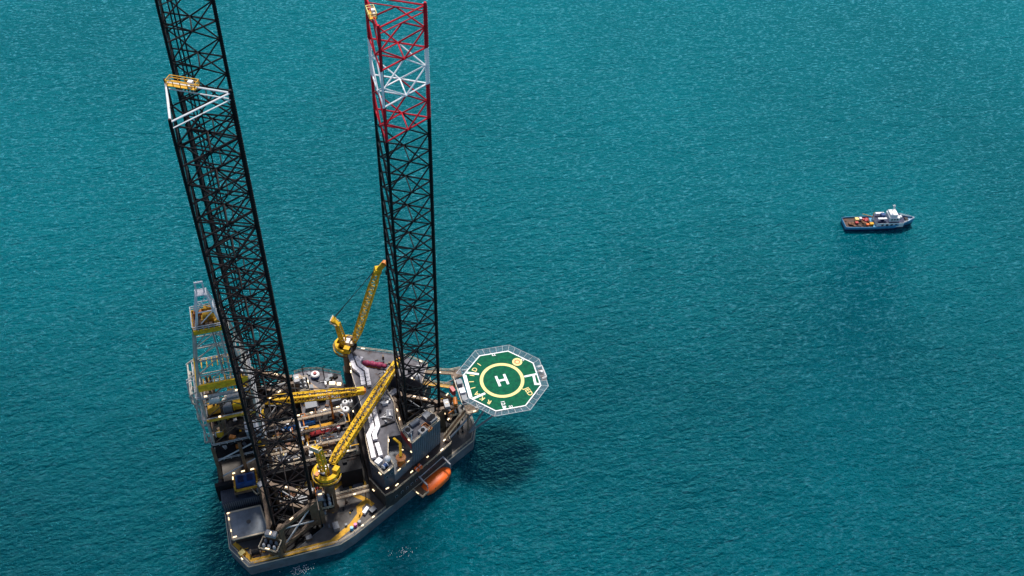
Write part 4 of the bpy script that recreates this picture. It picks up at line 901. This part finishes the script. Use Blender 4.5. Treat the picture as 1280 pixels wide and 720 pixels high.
def crate(x, y, z, sx, sy, sz, mt, label, rot=0, cat="crate", group=None, lid='mgrey'):
    t = thing("deck_crate", label, cat, (x, y, z), group); m = M().box(x, y, z, sx, sy, sz, rot)
    obj("lid", M().box(x, y, z + sz, sx + .12, sy + .12, .12, rot), lid, t)
    for k in (-.35, 0, .35):
        for sg in (-1, 1): m.box(x + k * sx * math.cos(rot) - sg * (sy / 2 + .03) * math.sin(rot), y + k * sx * math.sin(rot) + sg * (sy / 2 + .03) * math.cos(rot), z + .05, .12, .06, sz - .1, rot)
    obj("body", m, mt, t)
crate(-20.4, -23.1, DZ + .04, 2.2, .9, 1.0, 'white', "white locker standing beside the yellow painted walkway", R(45), lid='white')
crate(-18.4, -23.6, DZ + .04, 1.8, 1.4, 1.3, 'dark', "dark crate near the bend of the yellow painted walkway", R(30))
crate(-37.5, -28.0 + .5, DZ + .04, 1.6, 1.2, 1.0, 'brown', "brown crate at the foot of the jacking frame by the yellow walkway", R(10))
crate(-29.6, -26.2, DZ + .04, 1.6, 2.2, 1.6, 'mgrey', "grey crate on the open near deck beside the jacking tower", R(5))
crate(-56.2, -27.2, DZ + .04, 1.6, 1.3, 1.0, 'ywalk', "small yellow crate in the sharp near stern corner of the hull", R(30), lid='hy')
crate(-28.2, -10.4, DZ + .04, 3.2, 2.4, 2.4, 'mgrey', "grey container under the near crane's gantry", 0)
t = thing("mooring_winch", "brown mooring winch in the near stern corner beside the jacking tower", "winch", (-52.5, -28, DZ))
obj("winch_drum", M().tube((-53.6, -28, DZ + .9), (-51.4, -28, DZ + .9), .6, 14), 'dark', t); obj("winch_frame", M().box(-53.8, -28, DZ + .04, .3, 1.6, 1.6).box(-51.2, -28, DZ + .04, .3, 1.6, 1.6).box(-52.5, -28, DZ + .04, 2.6, 1.6, .2), 'brown', t)
# port side raised deck
pd = thing("side_deck", "raised deck on the far side with lavender grey plating and beige painted path", "raised deck", (-25, 24, DZ))
PDP = [(-32.6, 31.0), (-29.5, 31.3), (-25.5, 30.6), (-18.4, 26.6), (-18.4, 11.2), (-32.6, 11.2)]
obj("deck_slab", M().slab(PDP, DZ + .03, 26.0), 'wallb', pd); obj("deck_plating", M().slab([(x * .995 - .1, y * .995) for x, y in PDP], 26.0, 26.04), 'roof', pd)
obj("railing", M().rail([PDP[5], PDP[0], *PDP[1:4]], 26.04, 1.1, .08), 'brown', pd)
obj("painted_path", M().strip([(-32.0, 30.0), (-26.2, 21.4), (-22, 19.6)], 1.5, 26.045, 26.06), 'beige', pd)
lamps(pd, [(-21.8, 22.5, 27.2, -.3), (-19.8, 21.6, 27.2, -.3)], size=(1.6, .8, .6))
crate(-22.8, 24.8, 26.05, 1.6, 1.2, 1.0, 'mgrey', "grey crate on the far raised deck", .4); crate(-29.0, 22.2, 26.05, 2.4, 1.8, 2.0, 'white', "white container on the far raised deck, left of the beige path", 0, "container")
crate(-26.0, 18.0, 26.05, 2.2, 2.4, 2.2, 'dark', "black container on the far raised deck beside the boom laid flat", .1, "container")
crate(-22.0, 15.6, 26.05, 3.0, 2.2, 2.2, 'grey', "pale grey container on the far raised deck nearest the pipe deck", 0, "container"); crate(-29.6, 15.0, 26.05, 3.4, 2.4, 2.4, 'mgrey', "mid grey container on the far raised deck nearest the black legs", 0, "container")
t = thing("round_tank", "round white and blue tank with red top on the far raised deck", "tank", (-26.4, 27.8, 26))
obj("shell", M().lathe(-26.4, 27.8, [(1.35, 26.05), (1.35, 27.1)], 20), 'blue', t); obj("lid", M().lathe(-26.4, 27.8, [(1.45, 27.1), (1.2, 27.5)], 20), 'white', t); obj("cap", M().lathe(-26.4, 27.8, [(.6, 27.5), (.5, 28.0)], 16), 'red', t)
for x, y in ((-30, 28.4), (-23.8, 26.2)): solid("vent_mast", "thin dark vent mast on the far raised deck edge", "vent mast", M().tube((x, y, 26), (x, y, 31.5), .16).tube((x, y, 31.5), (x + .9, y, 31.9), .14), 'dark', (x, y, 26), "vent masts on the far deck edge")
crate(-37.2, -2.7, 30.55, 2.6, 2.2, 1.6, 'beige', "peach coloured box seen through the nearest black leg", .3, "box", None, 'beige')
crate(-34.4, 0.4, 30.55, 1.5, 1.3, 1.3, 'white', "small white box just beyond the peach coloured box", .2, "box", None, 'white')
crate(-36.2, -14.2, DZ + .04, 4.6, 3.6, 2.2, 'grey', "grey flat topped tank beside the nearest black leg", 0, "tank", None, 'grey')
rg = random.Random(21)
def scatter(th, name, n_, poly, z, smin, smax, tones):
    xs_, ys_ = [p[0] for p in poly], [p[1] for p in poly]; k = 0
    while k < n_:
        x, y = rg.uniform(min(xs_), max(xs_)), rg.uniform(min(ys_), max(ys_)); ins = False; q = len(poly) - 1
        for a in range(len(poly)):
            if (poly[a][1] > y) != (poly[q][1] > y) and x < (poly[q][0] - poly[a][0]) * (y - poly[a][1]) / (poly[q][1] - poly[a][1]) + poly[a][0]: ins = not ins
            q = a
        if not ins: continue
        k += 1; a = rg.choice((0, .5, -.5)); h_ = rg.uniform(.3, 1.3)
        if rg.random() < .55: m = M().box(x, y, z, rg.uniform(smin, smax), rg.uniform(smin, smax), h_, a)
        else: m = M().path([(x, y, z + .25), (x + rg.uniform(-2.4, 2.4), y, z + .25), (x + rg.uniform(-2.4, 2.4), y + rg.uniform(-2, 2), z + .25)], rg.uniform(.07, .16), 6)
        obj(name, m, rg.choice(tones), th)
scatter(acc, "roof_fitting", 16, [(-10.4, -4), (-7, -4), (-6.4, 3), (-7.4, 8), (-10, 12), (-10.6, 4)], RZ, .3, 1.0, ['mgrey', 'grey', 'dark', 'galv', 'white'])
scatter(acc, "roof_fitting", 18, [(-9, 13), (-4, 14), (3, 10.5), (6, 14), (0, 19.5), (-9, 23)], RZ, .3, 1.1, ['mgrey', 'grey', 'dark', 'brown', 'white'])
scatter(pd, "deck_fitting", 34, [(-32, 12), (-19, 12), (-19, 26), (-25.5, 29.5), (-32, 30)], 26.05, .4, 1.5, ['brown', 'mgrey', 'dark', 'ywalk', 'galv', 'wood', 'white'])
scatter(hull, "deck_fitting", 8, [(-36, -29), (-29, -29.5), (-22, -24.5), (-24, -18), (-30, -20)], DZ + .04, .25, .8, ['brown', 'mgrey', 'dark', 'ywalk', 'dorange'])
scatter(hull, "corner_fitting", 14, [(-57.6, -25), (-54, -29), (-49, -29), (-49, -26)], DZ + .04, .3, 1.0, ['brown', 'ywalk', 'dark', 'wood'])
for z_, n_ in ((45.0, 22), (38.0, 16)): scatter(df, "floor_fitting", n_, cn, z_, .5, 1.9, ['brown', 'ywalk', 'yellow', 'galv', 'mgrey', 'dorange', 'dark'])
scatter(cs, "deck_gear", 10, [(-59, -8.6), (-47, -8.6), (-47, -1), (-59, -1)], DZ + .04, .5, 2.2, ['brown', 'ywalk', 'galv', 'dark'])
# valve skids between the leg and the pipe deck
def skid(x, y, z, label, mts):
    t = thing("valve_skid", label, "valve skid", (x, y, z), "valve skids round the nearest black leg")
    obj("base_frame", M().box(x, y, z, 3.2, 2.2, .3), 'dark', t)
    for k in range(5):
        a = x - 1.3 + .65 * k; obj("pipework", M().path([(a, y - 1, z + .3), (a, y - 1, z + .9 + .3 * (k % 3)), (a, y + .9, z + .9 + .3 * (k % 3))], .16, 8), mts[k % len(mts)], t)
    for k in range(3): obj("valve", M().ball(x - 1 + k, y + .2, z + 1.5, .35, 10).tube((x - 1 + k, y + .2, z + 1.5), (x - 1 + k, y + .2, z + 2.1), .08), random.choice(['red', 'hy', 'galv']), t)
skid(-36.5, -10.6, DZ + .04, "valve skid with brown pipes nearest the crane, by the black leg", ['brown', 'ywalk'])
skid(-40.5, -10.4, DZ + .04, "valve skid with silver pipes behind the nearest black leg", ['galv', 'brown'])
skid(-44.3, -11.2, DZ + .04, "valve skid beside the ribbed shelter, yellow and silver pipes", ['ywalk', 'galv'])
skid(-32.6, -12.5, DZ + .04, "valve skid with rust brown pipes under the near crane", ['brown', 'dorange'])
skid(-38.0, 12.8, DZ + .04, "valve skid between the two stern legs on the far side", ['ywalk', 'brown'])
for x, y, mt, lb in ((-38.2, -3.6, 'galv', "silver mud shaker on the pipe deck, left of the brown pipes"), (-34.6, 1.4, 'grey', "grey mud shaker beside the dark red pipes"), (-41.0, 3.2, 'ywalk', "yellowish mud shaker beneath the flat boom")):
    t = thing("mud_shaker", lb, "mud shaker", (x, y, 30.5)); obj("bed", M().box(x, y, 30.5, 2.6, 1.8, .9), mt, t); obj("screen", M().box(x, y, 31.4, 2.2, 1.5, .1), 'dark', t); obj("motor", M().tube((x - .5, y, 31.9), (x + .5, y, 31.9), .35, 12), 'dorange', t)

# ------------------------------------------------------------------ lifeboat and davit
ca, cb_ = Vector((-2.7, -19.7)), Vector((6.4, -14.0)); ax = (cb_ - ca).normalized(); ang = math.atan2(ax.y, ax.x)
def lofted(cx, cy, cz, ang_, secs, n=16):
    vs = []; fs = []; c, s_ = math.cos(ang_), math.sin(ang_)
    for x, w_, zb, zt in secs:
        for k in range(n):
            t_ = 2 * PI * k / n; y = w_ * math.copysign(abs(math.cos(t_)) ** .7, math.cos(t_)); z = (zb + zt) / 2 + (zt - zb) / 2 * math.copysign(abs(math.sin(t_)) ** .75, math.sin(t_))
            vs.append((cx + x * c - y * s_, cy + x * s_ + y * c, cz + z))
    for i in range(len(secs) - 1):
        for k in range(n): fs.append((i * n + k, i * n + (k + 1) % n, (i + 1) * n + (k + 1) % n, (i + 1) * n + k))
    fs += [tuple(range(n - 1, -1, -1)), tuple(range((len(secs) - 1) * n, len(secs) * n))]
    return M().add(vs, fs)
mid = (ca + cb_) / 2 + Vector((ax.y, -ax.x)) * .3
lb = thing("lifeboat", "bright orange enclosed lifeboat hung over the near side of the hull", "lifeboat", (mid.x, mid.y, 18.5))
obj("hull", lofted(mid.x, mid.y, 20.0, ang, [(-5.6, .8, -.3, .8), (-5.0, 1.65, -.9, 1.3), (-3.3, 2.2, -1.3, 1.8), (0, 2.35, -1.4, 2.0), (2.9, 2.2, -1.3, 1.85), (4.8, 1.55, -.8, 1.3), (5.7, .55, -.1, .8)]), 'orange', lb, smooth=True)
q = Vector((-ax.y, ax.x)); e = mid - ax * 3.3
obj("helm_cupola", M().box(e.x, e.y, 21.2, 1.3, 1.3, .6, ang), 'orange', lb)
for k in range(5):
    e = mid + ax * (-2.4 + 1.3 * k) - q * 2.1; obj("porthole", M().box(e.x, e.y, 20.9, .4, .1, .25, ang), 'glass', lb)
obj("fender_line", M().tube((mid - ax * 4.0 - q * 1.75).to_3d() + Vector((0, 0, 19.9)), (mid + ax * 3.9 - q * 1.65).to_3d() + Vector((0, 0, 19.9)), .12), 'dorange', lb)
dv = thing("lifeboat_davit", "grey steel davit frame holding the orange lifeboat over the hull side", "davit", (mid.x, mid.y, DZ))
for k in (-4.9, 4.9):
    e = mid + ax * k; b0 = e + q * 2.6
    obj("davit_arm", M().beam((*b0, DZ + .1), (*b0, 26.0), .4, .4).beam((*b0, 25.8), (*(e - q * 1.2), 24.6), .4, .45).beam((*(e - q * 1.2), 24.6), (*(e - q * 1.4), 22.6), .25, .25), 'grey', dv)
    obj("fall_rope", M().tube((*(mid + ax * k * .8), 24.9), (*(mid + ax * k * .8), 21.2), .06), 'rope', dv)
a0, b0 = mid - ax * 4.9 + q * 3.4, mid + ax * 4.9 + q * 3.4
obj("top_frame", M().beam((*a0, 25.9), (*b0, 25.9), .28, .28).beam((*(a0 - q * 1.5), 25.5), (*(b0 - q * 1.5), 25.5), .18, .18), 'galv', dv)
for k in range(1, 5): e = a0.lerp(b0, k / 5); obj("frame_rung", M().beam((*e, 25.9), (*(e - q * 1.5), 25.5), .12, .12), 'galv', dv)
e = mid - ax * 6.2 + q * .4
obj("launch_platform", M().box(e.x, e.y, DZ - 1.0, 2.6, 4.2, .2, ang), 'brown', dv)
cc = [(e + ax * a_ * 1.3 + q * b2 * 2.1) for a_, b2 in ((1, 1), (-1, 1), (-1, -1), (1, -1))]
obj("platform_railing", M().rail(cc[1:], DZ - .8, 1.1, .08), 'cream', dv)
obj("davit_winch", M().box(*(mid - ax * 3.6 + q * 2.9), DZ + .05, 1.6, 1.2, 1.2, ang).tube((mid - ax * 2.4 + q * 2.9).to_3d() + Vector((0, 0, DZ + .8)), (mid - ax * 1.2 + q * 2.9).to_3d() + Vector((0, 0, DZ + .8)), .5, 12), 'mgrey', dv)
lamps(dv, [(cc[2].x * .5 + cc[1].x * .5, cc[2].y * .5 + cc[1].y * .5, DZ - .2, ang + PI / 2), (*(mid + ax * 5.3 + q * 2.2), 26.2, ang)])
for k, lb_ in enumerate(("orange life raft canister aft of its twin on the walkway above the lifeboat", "orange life raft canister forward of its twin on the walkway above the lifeboat")):
    p = Vector((-3.6, -17.3)) + ax * 1.35 * k
    t = thing("liferaft_canister", lb_, "life raft", (p.x, p.y, 28.0), "life raft canisters above the lifeboat")
    v1 = q * .75; obj("canister", M().tube((*(p - v1), 28.75), (*(p + v1), 28.75), .52, 14), 'orange', t); obj("cradle", M().box(p.x, p.y, 28.0, 1.0, 1.3, .4, ang), 'dark', t); obj("strap", M().tube((*(p - v1 * .15), 28.75), (*(p + v1 * .15), 28.75), .54, 14), 'white', t)

# white splashes where discharge water hits the sea by the hull
fm = M(); fr_ = random.Random(5)
for cx_, cy_, n_, sp_ in ((-41.7, -33.6, 130, 1.5), (-12.6, -36.4, 40, 1.8)):
    for k in range(n_):
        x, y, r_ = fr_.gauss(cx_, sp_), fr_.gauss(cy_, sp_ * .6), fr_.uniform(.04, .13)
        if -29.5 < x < 16 and y > -29.6 + (x + 25) * .55 - 1.5 or x <= -29.5 and y > -32.2: continue
        fm.lathe(x, y, [(r_, SEA + .02), (r_ * .6, SEA + .02 + r_ * .4)], 6)
o = obj("foam", fm, 'white'); o["kind"] = "stuff"

# ------------------------------------------------------------------ supply vessel
VA = math.atan2(-6.3, 28.7); VX, VY = 196.1, 52.6
sv = thing("supply_vessel", "small supply vessel with blue and white hull, brown cluttered stern deck and white wheelhouse", "ship", (VX, VY, 0))
vc, vs_ = math.cos(VA), math.sin(VA)
def vp(x, y): return (VX + x * vc - y * vs_, VY + x * vs_ + y * vc)
secs = [(-15.2, 3.0, 2.0), (-13, 3.3, 2.0), (-6, 3.5, 2.0), (0, 3.5, 2.1), (6, 3.4, 2.6), (10, 2.7, 3.1), (13.5, 1.3, 3.6), (15.6, .12, 4.0)]
def vhull(z_lo, z_hi, off):
    vs = []; fs = []
    for x, w_, zt in secs:
        zl, zh = z_lo(zt), z_hi(zt); k = .82 if x < 8 else .7
        for z, sg in ((zl, -1), (zh, -1), (zh, 1), (zl, 1)):
            ww = (w_ * (k + (1 - k) * max(0, z) / zt) + off) * sg; p = vp(x - (0.6 if (z < .7 and x > 12) else 0), ww); vs.append((*p, z))
    n = 4
    for i in range(len(secs) - 1):
        for k in range(4): fs.append((i * n + k, i * n + (k + 1) % n, (i + 1) * n + (k + 1) % n, (i + 1) * n + k))
    fs += [(0, 1, 2, 3), tuple(range((len(secs) - 1) * 4 + 3, (len(secs) - 1) * 4 - 1, -1))]
    return M().add(vs, fs)
obj("hull", vhull(lambda z: -1.0, lambda z: z * .5, 0), 'navy', sv)
K['vblue'] = mat("vessel_blue", (0.07, 0.30, 0.52), 0.4)
obj("hull_band", vhull(lambda z: z * .5, lambda z: z - .1, .02), 'vblue', sv)
dk_ = [vp(x, w_ - .12) for x, w_, zt in secs if x <= 1] ; dk2 = [vp(x, -w_ + .12) for x, w_, zt in secs if x <= 1]
obj("stern_deck", M().slab([*dk2, *reversed(dk_)], 1.6, 1.95), 'vdeck', sv)
f1 = [vp(x, w_ - .1) for x, w_, zt in secs if x >= 6]; f2 = [vp(x, -w_ + .1) for x, w_, zt in secs if x >= 6]
obj("foredeck", M().slab([*f2, *reversed(f1)], 2.4, 3.3), 'navy', sv)
bw = M()
for sg in (1, -1):
    P = [Vector((*vp(x, sg * w_), zt)) for x, w_, zt in secs]
    for a, b in zip(P, P[1:]): bw.beam(a + Vector((0, 0, .3)), b + Vector((0, 0, .3)), .16, .8)
bw.beam((*vp(-15.2, 3), 2.2), (*vp(-15.2, -3), 2.2), .16, .9)
obj("bulwark", bw, 'vblue', sv)
def vbox(m, x, y, z, sx, sy, sz): p = vp(x, y); return m.box(p[0], p[1], z, sx, sy, sz, VA)
obj("lower_house", vbox(M(), 4.2, 0, 2.0, 11.4, 6.3, 2.4), 'white', sv)
obj("boat_deck", vbox(M(), 4.0, 0, 4.4, 11.8, 6.0, .15), 'navy', sv)
wh = obj("wheelhouse", vbox(vbox(M(), 5.6, 0, 4.55, 4.4, 4.8, 2.1), 5.2, 0, 6.65, 3.2, 3.6, 1.4), 'white', sv)
for k in range(3): obj("window", vbox(M(), 4.4 + 1.2 * k, -2.43, 5.4, .8, .08, .7), 'glass', wh)
for k in range(4): obj("window", vbox(M(), .6 + 2.0 * k, -3.18, 3.0, 1.0, .08, .8), 'glass', sv)
obj("awning", vbox(vbox(M(), .4, -1.7, 6.0, 3.8, 1.0, .2), .4, 1.7, 6.0, 3.8, 1.0, .2), 'white', sv)
obj("awning_post", vbox(vbox(vbox(vbox(M(), -1, -1.7, 4.5, .15, .15, 1.5), 1.8, -1.7, 4.5, .15, .15, 1.5), -1, 1.7, 4.5, .15, .15, 1.5), 1.8, 1.7, 4.5, .15, .15, 1.5), 'white', sv)
p = vp(4.6, 0); obj("mast", M().tube((*p, 8.7), (*p, 12.6), .16).box(p[0], p[1], 11.2, .2, 2.2, .2, VA).ball(p[0], p[1], 11.8, .55, 10), 'white', sv)
hl_ = M()
for k in range(22): vbox(hl_, random.uniform(-14, -2), random.uniform(-2.6, 2.6), 1.95, random.uniform(.3, 1.1), random.uniform(.3, .9), random.uniform(.15, .6))
o = obj("deck_gear", hl_, 'wallb', sv); o["kind"] = "stuff"
pm, ps_ = vp(4.6, 0), vp(-1.5, 0); pb_ = vp(15.0, 0)
obj("stay_wire", M().tube((*pm, 12.4), (*pb_, 4.6), .05, 4).tube((*pm, 12.4), (*ps_, 6.2), .05, 4), 'rope', sv)
pc_ = vp(-2.2, 1.6); pd_ = vp(-7.5, 1.2); obj("cargo_boom", M().tube((*pc_, 2.0), (*pc_, 6.6), .16).tube((*pc_, 4.0), (*pd_, 6.4), .13), 'ywalk', sv)
obj("funnel", vbox(M(), 1.0, 0, 4.55, 1.6, 1.6, 2.6), 'blue', sv)
p = vp(9.2, 0); obj("life_raft", M().ball(p[0], p[1], 5.0, .8, 12), 'white', sv)
obj("bow_rail", M().rail([vp(10, -2.5), vp(13.5, -1.2), vp(15.4, 0), vp(13.5, 1.2), vp(10, 2.5)], 3.6, 1.1, .07), 'white', sv)
p = vp(14.2, 0); obj("anchor_winch", M().box(p[0] - 2, p[1] + .4, 3.3, 1.4, 1.6, .8, VA), 'wallb', sv)
for x, y, sx, sy, sz, mt, lb_ in ((-9, 1.2, 1.4, 1.4, 1.4, 'hy', "yellow crate on the vessel's stern deck"), (-7.2, 1.7, 1.0, 1.0, 1.2, 'duct', "pale crate behind the yellow one on the vessel's deck"), (-3.4, -1.6, 1.5, 1.2, 1.0, 'ywalk', "yellowish box against the vessel's white house, near side"), (-5.2, -1.9, 1.0, .8, .8, 'orange', "small bright orange box on the near side of the vessel's stern deck"), (-9.4, -.4, 1.2, 1.2, .8, 'red', "red box amid the vessel's stern deck")):
    p = vp(x, y); crate(p[0], p[1], 1.96, sx, sy, sz, mt, lb_, VA, "crate", "cargo on the vessel's stern deck", mt)
for k, (x, y, mt, lb_) in enumerate(((-4.6, 1.2, 'red', "heap of dark red netting by the vessel's white house"), (-11.4, -1.2, 'wood', "heap of brown netting farthest aft, near the vessel's stern rail"), (-6.2, 0, 'wood', "heap of rusty brown netting amid the vessel's deck"))):
    p = vp(x, y); m = M()
    for j in range(7): m.ball(p[0] + random.uniform(-1, 1), p[1] + random.uniform(-1, 1), 2.1 + random.random() * .3, .5 + .3 * random.random(), 9, .6)
    solid("net_heap", lb_, "net heap", m, mt, (*p, 1.95), "netting on the vessel's stern deck", True)

# the vessel and what lies on it ride at the level of the sea
for o in COL.objects:
    if o is sv or (o.parent is None and str(o.get("group", "")).endswith("vessel's stern deck")): 
        c_ = Vector((VX, VY, 0)); o.location = c_ + (o.location - c_) * .93 + Vector((0, 0, SEA)); o.scale = (.90, .93, .84)
